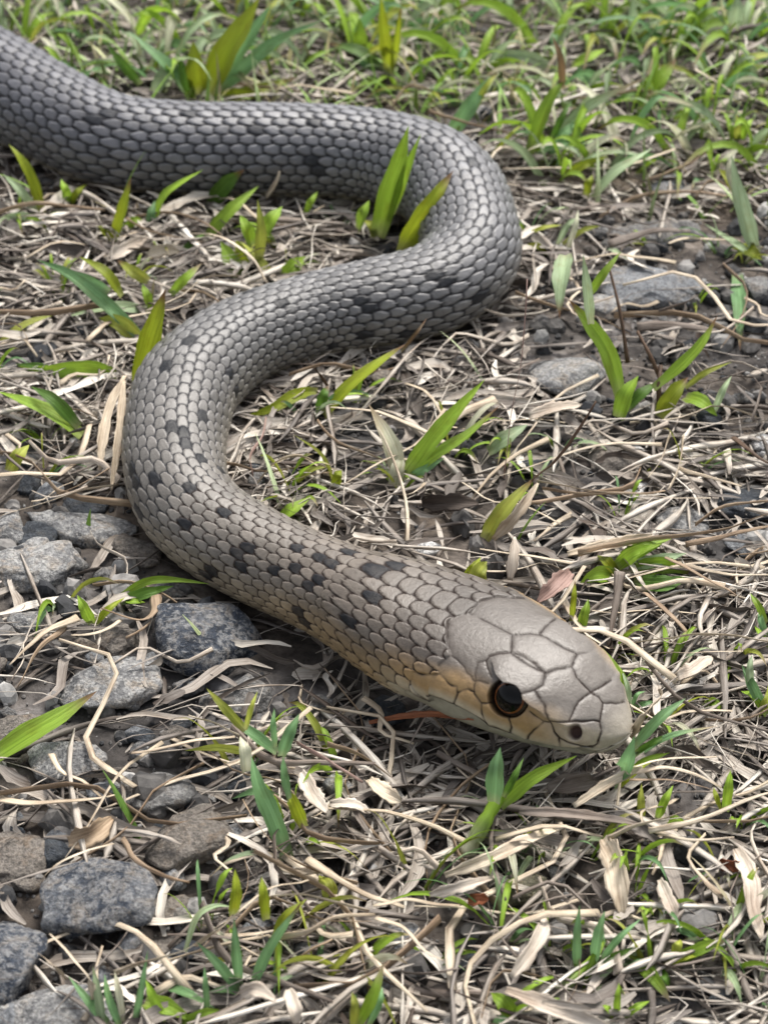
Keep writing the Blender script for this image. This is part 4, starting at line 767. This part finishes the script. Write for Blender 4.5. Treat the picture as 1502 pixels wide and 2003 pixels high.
plant('blue-green tuft spreading right in front of the snout', (1212, 1532), [('t', 40, '', [(1206, 1530), (1222, 1495), (1240, 1440)], .8), ('t', 26, '', [(1238, 1455), (1290, 1405), (1340, 1366)], .6), ('t', 18, 't', [(1238, 1472), (1310, 1440), (1404, 1420)], .4), ('d', 14, '', [(1240, 1465), (1280, 1450), (1320, 1432)], .4), ('g', 20, '', [(1215, 1525), (1260, 1490), (1310, 1472)], .4), ('o', 24, 't', [(1206, 1532), (1250, 1500), (1300, 1472)], .4)])
plant('thick jointed grass stalk with two blades just below the jaw', (930, 1650), [('t', 40, '', [(966, 1560), (970, 1510), (978, 1462)], .9), ('g', 32, '', [(978, 1568), (1040, 1522), (1128, 1478)], .6), ('d', 16, '', [(985, 1550), (1005, 1520), (1024, 1482)], .7)], [('g', 42, [(912, 1662), (940, 1620), (976, 1558)])])
plant('tall ragged teal plant left of the jaw shadow', (566, 1668), [('t', 40, '', [(563, 1668), (530, 1590), (505, 1535), (492, 1480)], .8), ('t', 22, '', [(566, 1555), (556, 1520), (554, 1478)], .9), ('t', 24, '', [(542, 1462), (492, 1432), (440, 1398)], .4), ('y', 18, '', [(492, 1464), (430, 1462), (362, 1468)], .2), ('t', 26, '', [(550, 1470), (566, 1435), (586, 1396)], .8), ('t', 15, '', [(538, 1452), (534, 1420), (537, 1386)], .9),
 ('y', 20, '', [(480, 1420), (440, 1385), (404, 1346)], .6), ('y', 13, '', [(480, 1416), (492, 1385), (504, 1352)], .8), ('p', 13, 't', [(562, 1674), (500, 1668), (450, 1682), (410, 1716)], .2), ('y', 36, '', [(648, 1752), (640, 1730), (624, 1712)], .5), ('o', 30, '', [(594, 1608), (575, 1570), (560, 1548)], .7), ('t', 18, '', [(545, 1550), (500, 1548), (455, 1562)], .2), ('w', 30, '', [(482, 1500), (478, 1465), (470, 1440)], .6)])
plant('star of narrow teal blades near the bottom left of centre', (478, 1934), [('t', 24, '', [(470, 1932), (430, 1890), (385, 1842)], .7), ('t', 26, '', [(468, 1914), (463, 1860), (458, 1796)], .9), ('t', 24, 'b', [(490, 1928), (530, 1850), (594, 1760)], .75), ('t', 20, '', [(476, 1938), (440, 1936), (404, 1942)], .2), ('p', 15, '', [(362, 1852), (385, 1795), (420, 1772), (458, 1774)], .4), ('p', 18, '', [(510, 1932), (545, 1920), (582, 1904)], .3), ('o', 26, '', [(455, 1780), (462, 1745), (460, 1700)], .8), ('o', 24, '', [(520, 1790), (515, 1750), (512, 1715)], .8), ('o', 30, '', [(535, 1830), (560, 1795), (600, 1758)], .6)])
plant('dense green tuft on the bottom edge left of centre', (350, 1985), [('t', 16, '', [(262, 1996), (278, 1930), (290, 1858)], .9), ('t', 16, '', [(405, 1976), (402, 1930), (400, 1890)], .9), ('g', 40, '', [(282, 1952), (325, 1968), (378, 1996)], .2), ('t', 26, '', [(326, 1920), (370, 1945), (420, 1972)], .3), ('t', 22, '', [(215, 2000), (175, 1960), (135, 1910)], .6), ('t', 20, '', [(235, 2003), (212, 1950), (205, 1905)], .8), ('p', 20, '', [(200, 2003), (192, 1940), (182, 1890)], .8), ('g', 24, '', [(320, 1990), (300, 1950), (285, 1915)], .7), ('g', 30, '', [(350, 2000), (400, 1985), (440, 1978)], .3), ('w', 18, '', [(240, 1990), (232, 1940), (225, 1900)], .8)])
plant('upright frayed green blade on the bottom edge at the middle', (702, 2000), [('g', 32, 't', [(700, 1998), (730, 1950), (752, 1880)], .8), ('y', 22, '', [(690, 2003), (695, 1970), (688, 1940)], .8), ('t', 18, '', [(720, 1998), (742, 1960), (748, 1930)], .7)])
plant('dark green fan on a pale thick stalk near the bottom right', (1150, 1892), [('t', 20, '', [(1128, 1888), (1128, 1830), (1133, 1770)], .95), ('t', 28, '', [(1162, 1876), (1170, 1830), (1182, 1782)], .95), ('t', 16, '', [(1174, 1872), (1210, 1835), (1254, 1796)], .7), ('d', 16, '', [(1170, 1876), (1210, 1866), (1256, 1850)], .4), ('p', 18, '', [(1165, 1886), (1200, 1880), (1228, 1870)], .3), ('y', 14, '', [(1165, 1896), (1200, 1896), (1230, 1890)], .2)], [('g', 32, [(1080, 1946), (1115, 1918), (1158, 1880)])])
plant('yellow-green leaf pointing right near the bottom right', (1318, 1876), [('g', 30, 't', [(1312, 1876), (1370, 1854), (1430, 1836)], .4), ('o', 18, '', [(1300, 1880), (1340, 1872), (1385, 1866)], .2), ('y', 24, '', [(1318, 1870), (1325, 1850), (1330, 1838)], .6)])
plant('green blade drooping toward the bottom edge at lower right', (1222, 1866), [('g', 32, 't', [(1220, 1864), (1262, 1895), (1292, 1930), (1310, 1960)], .2), ('d', 18, '', [(1280, 1880), (1300, 1910), (1308, 1935)], .2)])
plant('small low tuft under the drooping lower right blade', (1208, 1980), [('g', 18, '', [(1206, 1980), (1208, 1952), (1210, 1922)], .9), ('g', 18, '', [(1218, 1982), (1245, 1970), (1270, 1958)], .4), ('g', 18, '', [(1200, 1984), (1188, 1972), (1178, 1966)], .4)])
plant('oval green leaf at the bottom edge right of centre', (998, 1982), [('g', 40, '', [(1004, 1984), (985, 1962), (960, 1942)], .5), ('t', 24, '', [(1000, 2000), (980, 1996), (962, 2000)], .3)])
plant('feathery green sprig cut by the right edge level with the head', (1505, 1220), [('g', 18, '', [(1500, 1210), (1482, 1185), (1466, 1160)], .7), ('g', 18, '', [(1502, 1262), (1486, 1240), (1474, 1222)], .6), ('t', 16, '', [(1502, 1240), (1488, 1215), (1484, 1192)], .7)])
plant('pale green tuft by the right edge level with the snout', (1490, 1385), [('t', 24, '', [(1496, 1384), (1470, 1340), (1450, 1300)], .7), ('g', 24, '', [(1500, 1390), (1474, 1362), (1448, 1352)], .4), ('p', 18, '', [(1470, 1340), (1465, 1310), (1470, 1280)], .8), ('y', 22, '', [(1480, 1392), (1500, 1370), (1502, 1340)], .6), ('g', 24, '', [(1376, 1366), (1395, 1374), (1420, 1392)], .2)])
plant('small yellow-based tuft right of the snout straws', (1258, 1602), [('y', 22, '', [(1254, 1602), (1252, 1570), (1254, 1532)], .9), ('g', 20, '', [(1286, 1592), (1300, 1565), (1316, 1536)], .8), ('g', 22, '', [(1290, 1606), (1320, 1602), (1344, 1612)], .2), ('g', 22, '', [(1420, 1578), (1424, 1540), (1428, 1506)], .9), ('o', 16, '', [(1412, 1580), (1400, 1560), (1395, 1540)], .7)])
plant('long green blade with a red tip reaching in from the left edge', (-30, 1492), [('g', 54, 'b', [(-30, 1485), (50, 1440), (120, 1400), (190, 1352)], .35)])
plant('small tuft with one long leaf pointing to the snake\'s left curve', (180, 1212), [('g', 26, '', [(180, 1212), (166, 1190), (152, 1164)], .9), ('g', 18, '', [(228, 1162), (285, 1138), (340, 1134), (410, 1142)], .3), ('d', 26, '', [(236, 1168), (285, 1160), (340, 1146)], .2), ('g', 20, '', [(240, 1166), (260, 1176), (285, 1178)], .1), ('o', 18, '', [(185, 1212), (215, 1190), (245, 1168)], .3)])
plant('wide-leaved pair at the left edge beside the outer coil', (162, 850), [('g', 42, '', [(160, 844), (110, 812), (50, 785), (-6, 765)], .45), ('d', 30, '', [(154, 826), (105, 782), (62, 756)], .6)])
plant('level wide blade with a white base left of the coil', (238, 730), [('g', 40, '', [(236, 728), (170, 722), (100, 726), (36, 716)], .15), ('d', 20, '', [(120, 730), (80, 718), (30, 712)], .2)])
plant('upright olive blade leaning on the outside of the left coil', (272, 762), [('o', 48, 'b', [(272, 760), (285, 690), (305, 620), (324, 566)], .9)])
plant('long blue-green blades lying left of the middle coil', (284, 664), [('t', 30, '', [(282, 660), (215, 600), (140, 538), (74, 508)], .5), ('y', 38, '', [(278, 660), (235, 632), (194, 622)], .4), ('p', 28, '', [(290, 600), (220, 600), (128, 620)], .1), ('o', 28, '', [(238, 572), (206, 532), (156, 502)], .6), ('t', 22, '', [(214, 562), (170, 546), (130, 528)], .3), ('y', 26, 'b', [(290, 542), (260, 530), (230, 508)], .4)])
plant('little upright pair above the olive blade by the left coil', (298, 600), [('g', 26, '', [(297, 600), (288, 580), (279, 555)], .9), ('g', 22, 't', [(334, 568), (362, 545), (395, 515)], .5)])
plant('yellow blade lying at the left edge above the wide-leaved pair', (50, 636), [('y', 24, '', [(-8, 670), (48, 636), (115, 612)], .3)])
plant('short yellow-tipped leaf at the left edge below the wide-leaved pair', (22, 914), [('y', 34, '', [(18, 914), (36, 892), (58, 870)], .5)])
plant('tall dark blade pair at the left edge under the back coil', (84, 415), [('o', 28, '', [(84, 414), (62, 350), (40, 310), (18, 282)], .9), ('p', 20, '', [(72, 410), (40, 372), (6, 340)], .6), ('p', 20, '', [(78, 424), (40, 422), (0, 426)], .1), ('g', 16, '', [(90, 424), (110, 420), (136, 416)], .2)])
plant('small green pair in the hollow under the back coil', (135, 396), [('g', 24, '', [(134, 395), (128, 372), (120, 350)], .9), ('o', 20, '', [(136, 395), (152, 376), (170, 360)], .7)])
plant('olive tuft in front of the back coil at left', (226, 468), [('o', 28, 'b', [(220, 468), (240, 410), (257, 346)], .95), ('o', 22, '', [(222, 464), (205, 452), (190, 440)], .5), ('g', 20, '', [(235, 450), (262, 432), (282, 430)], .3)])
plant('green blade slanting up over the back coil', (300, 440), [('g', 22, '', [(298, 438), (318, 388), (350, 360), (398, 332)], .8), ('t', 22, '', [(300, 440), (296, 420), (304, 392)], .8)])
plant('dark broad leaf leaning against the back coil', (412, 398), [('d', 38, 'b', [(410, 396), (440, 362), (478, 332)], .8)])
plant('bright blade with a root-level side leaf between the coils', (408, 462), [('g', 30, '', [(404, 456), (450, 412), (506, 364)], .6), ('d', 22, '', [(354, 490), (380, 472), (406, 454)], .3)])
plant('dense little clump of green blades between the coils', (508, 520), [('g', 30, '', [(494, 472), (484, 448), (470, 420)], .8), ('y', 26, '', [(506, 500), (510, 450), (504, 390)], .9), ('g', 36, '', [(512, 454), (530, 430), (552, 404)], .7), ('g', 38, '', [(468, 534), (450, 505), (432, 472)], .5), ('y', 22, '', [(532, 532), (500, 500), (470, 472)], .4), ('g', 36, '', [(555, 536), (575, 520), (600, 502)], .5), ('o', 26, '', [(480, 520), (470, 490), (462, 470)], .7)])
plant('thin green blade at the underside of the back coil', (598, 418), [('g', 18, '', [(596, 414), (608, 395), (622, 374)], .8)])
plant('tallest green blades standing in front of the right end of the back coil', (742, 458), [('g', 46, '', [(738, 456), (758, 385), (780, 310), (799, 246)], 1), ('g', 22, '', [(765, 410), (792, 340), (823, 262)], 1), ('g', 32, '', [(700, 442), (710, 418), (722, 392)], .9), ('y', 20, '', [(735, 456), (725, 440), (712, 430)], .6)])
plant('broad olive blade with a brown tip inside the right bend', (788, 488), [('o', 42, 'b', [(786, 486), (815, 440), (850, 385), (886, 334)], .9)])
plant('rounded pale leaf crossed by the pinkish stalk', (958, 878), [('p', 38, '', [(955, 876), (990, 856), (1032, 830)], .4)])
plant('tangled pale seedlings hard against the outside of the right bend', (1090, 480), [('y', 14, '', [(1030, 450), (1065, 445), (1100, 440)], .3), ('p', 14, '', [(1090, 470), (1110, 440), (1132, 425)], .6), ('y', 12, '', [(1100, 470), (1140, 450), (1180, 440)], .3), ('p', 16, '', [(1180, 478), (1200, 490), (1228, 508)], .2), ('y', 14, '', [(1070, 490), (1050, 480), (1030, 478)], .3), ('w', 14, '', [(1110, 480), (1125, 440), (1130, 410)], .7)])
# ------------------------------------------------------------------ small tufts that nothing tells apart: prototypes and copies
def tuft_proto(nb, length, tones, width, lean):
    bl = []
    for i in range(nb):
        az = rng.uniform(0, 2 * math.pi); le = lean * rng.uniform(0.5, 1.3); L = length * rng.uniform(0.6, 1.2); d = np.array([math.cos(az), math.sin(az), 0])
        o = d * rng.uniform(0, 0.15); P = np.array([o, o + d * L * 0.35 * le + np.array([0, 0, L * 0.45]), o + d * L * 0.75 * le + np.array([0, 0, L * (0.85 - 0.3 * le)]), o + d * L * 1.05 * le + np.array([0, 0, L * (1.0 - 0.62 * le)])])
        V, F, c, fb = blade_mesh(P + np.array([0, 40, 0]), width * rng.uniform(0.7, 1.3), tones[rng.integers(len(tones))], ['', '', 'b', 't'][rng.integers(4)], roll=rng.uniform(-.6, .6), n=9, seedv=rng.uniform(0, 60))
        bl.append(make_mesh('blade', V - np.array([0, 40, 0]), F, M['leaf'], cols=c, fib=fb))
    return bl
PA = [tuft_proto(int(rng.integers(3, 7)), 2.0, 'ggttppwy', 0.21, 1.0) for _ in range(12)]
PB = [tuft_proto(int(rng.integers(3, 6)), 1.35, 'ggtpyw', 0.11, 1.0) for _ in range(10)]
ANCH = [('the upper left coil', 200, 90), ('the lush broad-bladed tuft', 420, 110), ('the tall twin-bladed sprout at the top', 765, 70), ('the pale leaning blade behind the right bend', 920, 205), ('the arching brown-tipped plant', 1080, 210), ('the pale V of blades at the top', 1250, 30), ('the wide plant at the top right edge', 1420, 60), ('the tufts at the right edge near the top', 1440, 200),
 ('the pale ragged plant at the right edge', 1450, 420), ('the pointed blue-grey stone', 1318, 365), ('the flat grey slab', 1262, 560), ('the big arching rosette', 1260, 740), ('the pale boulder-shaped stone', 1118, 735), ('the right bend of the snake', 1060, 450), ('the V-shaped sprout', 850, 850), ('the brown-tipped blades under the middle coil', 640, 770), ('the inside of the left loop', 540, 900), ('the yellow-green blade behind the neck', 985, 1000), ('the white quartz chip at right', 1241, 939), ('the pale flat pebble at right', 1342, 1008), ('the broad-leaved fan right of the head', 1250, 1110),
 ('the level straws right of the head', 1380, 1240), ('the snout', 1260, 1400), ('the pale tuft at the right edge', 1470, 1350), ('the jointed green stalk', 950, 1590), ('the round speckled pebble', 1025, 1716), ('the yellow-based tuft right of the straws', 1280, 1590), ('the lower right dark green fan', 1160, 1850), ('the bottom right corner', 1450, 1930), ('the thick white blade at the bottom', 1090, 1965), ('the frayed blade at the bottom middle', 720, 1950), ('the star of teal blades', 470, 1870), ('the pale crown of stems', 740, 1780), ('the tall teal plant', 540, 1580), ('the leaf shreds below the jaw', 720, 1540), ('the black stone under the jaw', 745, 1390),
 ('the frosted speckled rock', 410, 1245), ('the rough grey lump', 215, 1345), ('the long red-tipped blade', 80, 1420), ('the knobbly lump at left', 130, 1500), ('the largest blue-black rock', 182, 1768), ('the grey wood chunk', 280, 1850), ('the broad pale rock in the corner', 95, 1970), ('the rounded grey rock at the left edge', 30, 1670), ('the pale weathered rock', 70, 1100), ('the twisted grey root', 180, 1020), ('the bleached blades by the left coil', 210, 850), ('the wide-leaved pair at left', 90, 800), ('the long blue-green blades', 180, 580), ('the clump of blades between the coils', 500, 470), ('the dark blade pair at the left edge', 50, 380), ('the tall blades before the back coil', 770, 430)]
AXY = np.array([at(a[1], a[2])[:2] for a in ANCH])
def beside(p):
    i = int(np.argmin(np.hypot(AXY[:, 0] - p[0], AXY[:, 1] - p[1]))); dx, dy = p[0] - AXY[i, 0], p[1] - AXY[i, 1]
    if math.hypot(dx, dy) < 0.5: return 'at ' + ANCH[i][0]
    return (('right of ' if dx > 0 else 'left of ') if abs(dx) > abs(dy) else ('beyond ' if dy > 0 else 'in front of ')) + ANCH[i][0]
def put_tuft(proto, x, y, sc, label, group, name='grass_tuft'):
    r = bpy.data.objects.new(name, None); COL.objects.link(r); r.location = (x * U, y * U, (float(gh(x, y)) - 0.05) * U); r.rotation_euler = (0, 0, rng.uniform(0, 6.28)); r.scale = (sc,) * 3; r.empty_display_size = 0.005
    tag(r, label, name.replace('_', ' '), group)
    for me in proto: link('blade', me, r)
USED = set(); TRY = [0]
def fresh(lab):
    """true when no other thing carries this label yet (gives up after many tries)"""
    TRY[0] += 1
    if lab in USED and TRY[0] < 6000: return False
    USED.add(lab); return True
SIZE = lambda s, a, b: 'small' if s < a else ('medium' if s < b else 'large')
n = 0
while n < 190:
    px, py = rng.uniform(-60, 1560), rng.uniform(-80, 360); dens = 1.0 if py < 110 else (0.28 if px > 850 else 0.35)
    if py > 200 and px < 1050: continue
    if rng.random() > dens: continue
    p = at(px, py)
    if snake_gap(p)[0] < 0.7: continue
    s_ = rng.uniform(0.5, 1.15); nb = len(PA[n % 12])
    lab = '%s %s-bladed tuft %s' % (SIZE(s_, .72, .95), ['', '', '', 'three', 'four', 'five', 'six', 'seven'][nb], beside(p))
    if not fresh(lab): continue
    put_tuft(PA[n % 12], p[0], p[1], s_, lab, 'tufts in the turf behind the snake'); n += 1
n = 0
while n < 70:
    px, py = rng.uniform(-20, 1520), rng.uniform(380, 2000)
    if px < 420 and 950 < py < 1800 and rng.random() < 0.8: continue
    if rng.random() > (1.0 if py > 1500 else (0.7 if px < 700 and py < 900 else 0.3)): continue
    p = at(px, py)
    if snake_gap(p)[0] < 0.35 or on_stone(p[0], p[1])[0]: continue
    s_ = rng.uniform(0.5, 1.0); nb = len(PB[n % 10])
    lab = '%s thin %s-bladed seedling %s' % (SIZE(s_, .65, .85), ['', '', 'two', 'three', 'four', 'five', 'six'][nb], beside(p))
    if not fresh(lab): continue
    put_tuft(PB[n % 10], p[0], p[1], s_, lab, 'thin seedlings in the litter', 'grass_seedling'); n += 1
# ------------------------------------------------------------------ loose straws: copies of a few
protoS = []
SM = [('cream', 'cream'), ('bleached', 'white'), ('tan', 'tan'), ('grey-brown', 'greyb'), ('cream', 'cream')]
for i in range(30):
    L = rng.uniform(1.0, 4.2); n_ = 4; w = rng.uniform(0.07, 0.2); x = np.linspace(-L / 2, L / 2, n_)
    P = np.stack([x, 0.10 * L * rng.normal(size=n_), np.abs(0.05 * L * rng.normal(size=n_))], -1); V, F, fb = tube_mesh(P, w, n=9, m=5, flat=0.2, taper=(0.9, 0.35), seedv=i * 1.3, wav=0.05)
    protoS.append((make_mesh('straw', V, F, M[SM[i % 5][1]], fib=fb), SM[i % 5][0], L))
n = 0
while n < 240:
    px, py = rng.uniform(-20, 1520), rng.uniform(200, 2000); p = at(px, py)
    if px < 400 and 1000 < py < 1800 and rng.random() < 0.6: continue
    if snake_gap(p)[0] < 0.35 or on_stone(p[0], p[1])[0]: continue
    me, tone, L = protoS[n % 30]
    a = rng.normal(0, 0.75); s_ = rng.uniform(.6, 1.15); pose = 'level' if abs(a) < 0.35 else ('right-rising' if 0 < a < 1.57 else ('right-falling' if a < 0 else 'steep'))
    lab = '%s %s %s straw %s' % (('short', 'middling', 'long')[int(L * s_ > 1.6) + int(L * s_ > 2.8)], pose, tone, beside(p))
    if not fresh(lab): continue
    o = link('straw', me, None, (p[0], p[1], float(gh(p[0], p[1])) + rng.uniform(0.2, 0.5))); o.rotation_euler = (0, rng.normal(0, .1), a + (math.pi if rng.random() < .5 else 0)); o.scale = (s_, s_, s_)
    tag(o, lab, 'straw', 'loose straws in the litter'); n += 1
n = 0; PM = [('grey', 'grey'), ('black', 'slate'), ('brownish', 'brownrock'), ('pale', 'pale'), ('blue-grey', 'bluegrey')]
stp = [make_mesh('pebble', *stone_mesh(0.3, 0.24, 0.17, 200 + i, 0.2, n=3), M[PM[i % 5][1]]) for i in range(15)]
while n < 130:
    px, py = rng.uniform(-20, 1520), rng.uniform(420, 2000); d_ = 1.0 if (px < 520 and 930 < py) else (0.5 if (px > 950 and 380 < py < 1000) else 0.22)
    if rng.random() > d_: continue
    p = at(px, py)
    if snake_gap(p)[0] < 0.2: continue
    s_ = rng.uniform(.35, 1.25); lab = '%s %s loose pebble %s' % (SIZE(s_, .6, .95), PM[n % 15 % 5][0], beside(p))
    if not fresh(lab): continue
    o = link('pebble', stp[n % 15], None, (p[0], p[1], float(gh(p[0], p[1])) + 0.08)); o.rotation_euler = (rng.normal(0, .3), rng.normal(0, .3), rng.uniform(0, 6.28)); o.scale = (s_, s_ * rng.uniform(.8, 1.2), s_)
    tag(o, lab, 'pebble', 'loose pebbles in the litter'); n += 1
# ------------------------------------------------------------------ the litter itself: uncountable
def scatter(n, fn):
    out = []
    while len(out) < n:
        y = rng.uniform(12, 62, n); half_w = 5 + 0.29 * y; x = rng.uniform(-1, 1, n) * half_w; k = rng.random(n) < (half_w / 23) * np.clip(1.25 - y / 75, 0.35, 1)
        x, y = x[k], y[k]; d = fn(x, y); keep = rng.random(len(x)) < d; out += list(zip(x[keep], y[keep]))
    return np.array(out[:n])
def soilness(x, y):
    """0 where straw lies thick, 1 where grit shows: left foreground and a strip right of the middle"""
    q = proj(np.stack([x, y, x * 0], -1)); px, py = q[:, 0], q[:, 1]
    a = sstep(620, 380, px) * sstep(900, 1010, py) * sstep(2150, 1800, py); b = sstep(930, 1060, px) * sstep(380, 470, py) * sstep(1000, 760, py) * 0.95; c = sstep(480, 620, px) * sstep(1000, 900, px) * sstep(1600, 1720, py) * 0.55
    return np.clip(np.maximum(np.maximum(a, b), c) + 0.35 * fbm(np.stack([x * 0.5, y * 0.5, x * 0 + 2], -1), 2), 0, 1)
def straw_field(name, n, L0, L1, W0, W1, zmax, ratio, segn, mt, label, ribbon=False, aniso=0.8, curve=0.16):
    xy = scatter(n, lambda x, y: (1 - 0.9 * soilness(x, y)) * (0.15 + 0.85 * sstep(-0.22, 0.18, fbm(np.stack([x * 0.45, y * 0.45, x * 0 + 4.4], -1), 3)))); L = rng.uniform(L0, L1, n) * rng.uniform(0.5, 1, n); w = rng.uniform(W0, W1, n)
    a = rng.normal(0, aniso, n); wild = rng.random(n) < 0.3; a[wild] = rng.uniform(0, 6.28, wild.sum())
    patch_a = 1.2 * fbm(np.stack([xy[:, 0] * 0.22, xy[:, 1] * 0.22, np.zeros(n)], -1), 2); a = a + patch_a
    d = np.stack([np.cos(a), np.sin(a), np.zeros(n)], -1); s = np.stack([-np.sin(a), np.cos(a), np.zeros(n)], -1)
    z = gh(xy[:, 0], xy[:, 1]) + 0.02 + zmax * rng.random(n) ** 1.6; t = np.linspace(-0.5, 0.5, segn)
    c1, c2, tl, ar = rng.normal(0, curve, n), rng.normal(0, curve, n), rng.normal(0, 0.07, n), np.abs(rng.normal(0, 0.07, n))
    ctr = np.concatenate([xy, z[:, None]], 1)
    lat = c1[:, None] * (t ** 2)[None] * 2 + c2[:, None] * np.sin(t * 6.28)[None] * 0.35; ver = tl[:, None] * t[None] + ar[:, None] * (0.25 - t ** 2)[None] * 2
    Q = ctr[:, None] + L[:, None, None] * (d[:, None] * t[None, :, None] + s[:, None] * lat[..., None] + np.array([0, 0, 1.0]) * ver[..., None])
    Q[..., 2] = np.maximum(Q[..., 2], gh(Q[..., 0], Q[..., 1]) - 0.03)
    gap = np.stack([np.concatenate([snake_gap(c) for c in np.array_split(Q[:, i], 30)]) for i in (0, segn // 2, segn - 1)], 1)
    keep = (gap.min(1) > -0.08) | (Q[..., 2].max(1) < 0.24); keep &= ~on_stone(Q[:, segn // 2, 0], Q[:, segn // 2, 1]) | (rng.random(n) < 0.06); Q, s, w, L = Q[keep], s[keep], w[keep], L[keep]; n = len(Q)
    tp = (1 - 0.75 * np.abs(t * 2) ** 3); wob = 1 + 0.2 * rng.normal(size=(n, segn))
    up = np.array([0, 0, 1.0]); rl = rng.normal(0, 0.55, n); sv = s * np.cos(rl)[:, None] + up * np.sin(rl)[:, None]; uv = up * np.cos(rl)[:, None] - s * np.sin(rl)[:, None]
    hw = (0.5 * w[:, None] * tp[None] * wob)[..., None]
    if ribbon: prof = [(-1, 0.25), (0, -0.15), (1, 0.25)]
    else: prof = [(-1, 0), (0, ratio), (1, 0), (0, -ratio)]
    V = np.stack([Q + hw * (px_ * sv[:, None] + pz_ * uv[:, None]) for px_, pz_ in prof], 2); m = len(prof)
    F0 = grid_faces(segn, m, not ribbon); F = (np.arange(n)[:, None, None] * (segn * m) + F0[None]).reshape(-1, 4)
    fib = np.stack(np.broadcast_arrays((L[:, None] * (t + 0.5)[None])[:, :, None], hw * np.array([a_ + 0.4 * b_ for a_, b_ in prof]), (np.arange(n) * 3.71)[:, None, None]), -1)
    tag(link(name, make_mesh(name, V.reshape(-1, 3), F, M[mt], fib=fib.reshape(-1, 3))), label, 'litter', kind='stuff')
straw_field('dry_grass_litter', 9500, 0.8, 4.0, 0.04, 0.15, 0.40, 0.22, 7, 'litter', 'matted dry grass stems covering the ground', curve=0.055)
straw_field('dead_leaf_litter', 9000, 0.5, 2.4, 0.08, 0.24, 0.36, 0.3, 7, 'litter', 'broken dead grass leaves mixed through the litter', ribbon=True, curve=0.2)
straw_field('fine_fibre_litter', 7000, 0.5, 2.6, 0.014, 0.045, 0.5, 0.6, 5, 'litter', 'hair-thin dry fibres over the litter', curve=0.2)
def gravel_field(name, n, r0, r1, sub, label):
    xy = scatter(n, lambda x, y: 0.25 + 0.75 * soilness(x, y)); V0, F0 = ico(sub); r = r0 + (r1 - r0) * rng.random(n) ** 2.5
    k = snake_gap(np.concatenate([xy, xy[:, :1] * 0], 1)) > 0.02; xy, r = xy[k], r[k]; n = len(xy)
    S = r[:, None] * rng.uniform(0.6, 1.25, (n, 3)); V = V0[None] * (1 + 0.35 * (rng.random((n, len(V0))) - 0.5))[..., None] * S[:, None]
    a = rng.uniform(0, 6.28, n); ca, sa = np.cos(a)[:, None], np.sin(a)[:, None]; V = np.stack([V[..., 0] * ca - V[..., 1] * sa, V[..., 0] * sa + V[..., 1] * ca, V[..., 2]], -1)
    V += np.concatenate([xy, (gh(xy[:, 0], xy[:, 1]) + r * 0.25)[:, None]], 1)[:, None]
    F = (np.arange(n)[:, None, None] * len(V0) + F0[None]).reshape(-1, 3)
    tag(link(name, make_mesh(name, V.reshape(-1, 3), F, M['gravel'], smooth=False)), label, 'gravel', kind='stuff')
gravel_field('gravel', 2600, 0.05, 0.30, 2, 'loose gravel showing between the straw')
gravel_field('grit', 16000, 0.015, 0.07, 1, 'fine grit and soil crumbs between the straw')
# short turf: thousands of fine blades far behind the snake and thinner patches nearer
def turf(n):
    xy = scatter(n, lambda x, y: np.clip(sstep(36, 47, y + 3.0 * fbm(np.stack([x * 0.3, y * 0.3, x * 0 + 8], -1), 3)), 0.012, 1) * sstep(-0.3, 0.1, fbm(np.stack([x * 0.7, y * 0.7, x * 0 + 6], -1), 2)))
    k = np.concatenate([snake_gap(c) for c in np.array_split(np.concatenate([xy, xy[:, :1] * 0], 1), 20)]) > 0.3; xy = xy[k]; n = len(xy)
    L = rng.uniform(0.5, 1.9, n); w = rng.uniform(0.05, 0.14, n); a = rng.uniform(0, 6.28, n); ln = rng.uniform(0.3, 1.3, n); t = np.linspace(0, 1, 6)
    d = np.stack([np.cos(a), np.sin(a), a * 0], -1); s = np.stack([-np.sin(a), np.cos(a), a * 0], -1)
    ang = ln[:, None] * (0.5 + t[None] * 0.9); stp_ = L[:, None] / 5; hx = np.cumsum(np.sin(ang) * stp_, 1); hz = np.cumsum(np.cos(ang) * stp_, 1); hx -= hx[:, :1]; hz -= hz[:, :1]
    Q = np.concatenate([xy, gh(xy[:, 0], xy[:, 1])[:, None]], 1)[:, None] + d[:, None] * hx[..., None] + np.array([0, 0, 1.0]) * hz[..., None]
    hw = (0.5 * w[:, None] * (1 - 0.95 * t ** 2)[None])[..., None]; V = np.stack([Q - hw * s[:, None], Q - 0.3 * hw * d[:, None], Q + hw * s[:, None]], 2)
    F0 = grid_faces(6, 3); F = (np.arange(n)[:, None, None] * 18 + F0[None]).reshape(-1, 4)
    fib = np.stack(np.broadcast_arrays((L[:, None] * t[None])[:, :, None], hw * np.array([-1, 0, 1.0]), (np.arange(n) * 2.3)[:, None, None]), -1)
    tag(link('short_turf', make_mesh('short_turf', V.reshape(-1, 3), F, M['turf'], fib=fib.reshape(-1, 3))), 'fine short green and straw-coloured turf behind the snake', 'turf', kind='stuff')
turf(3000)
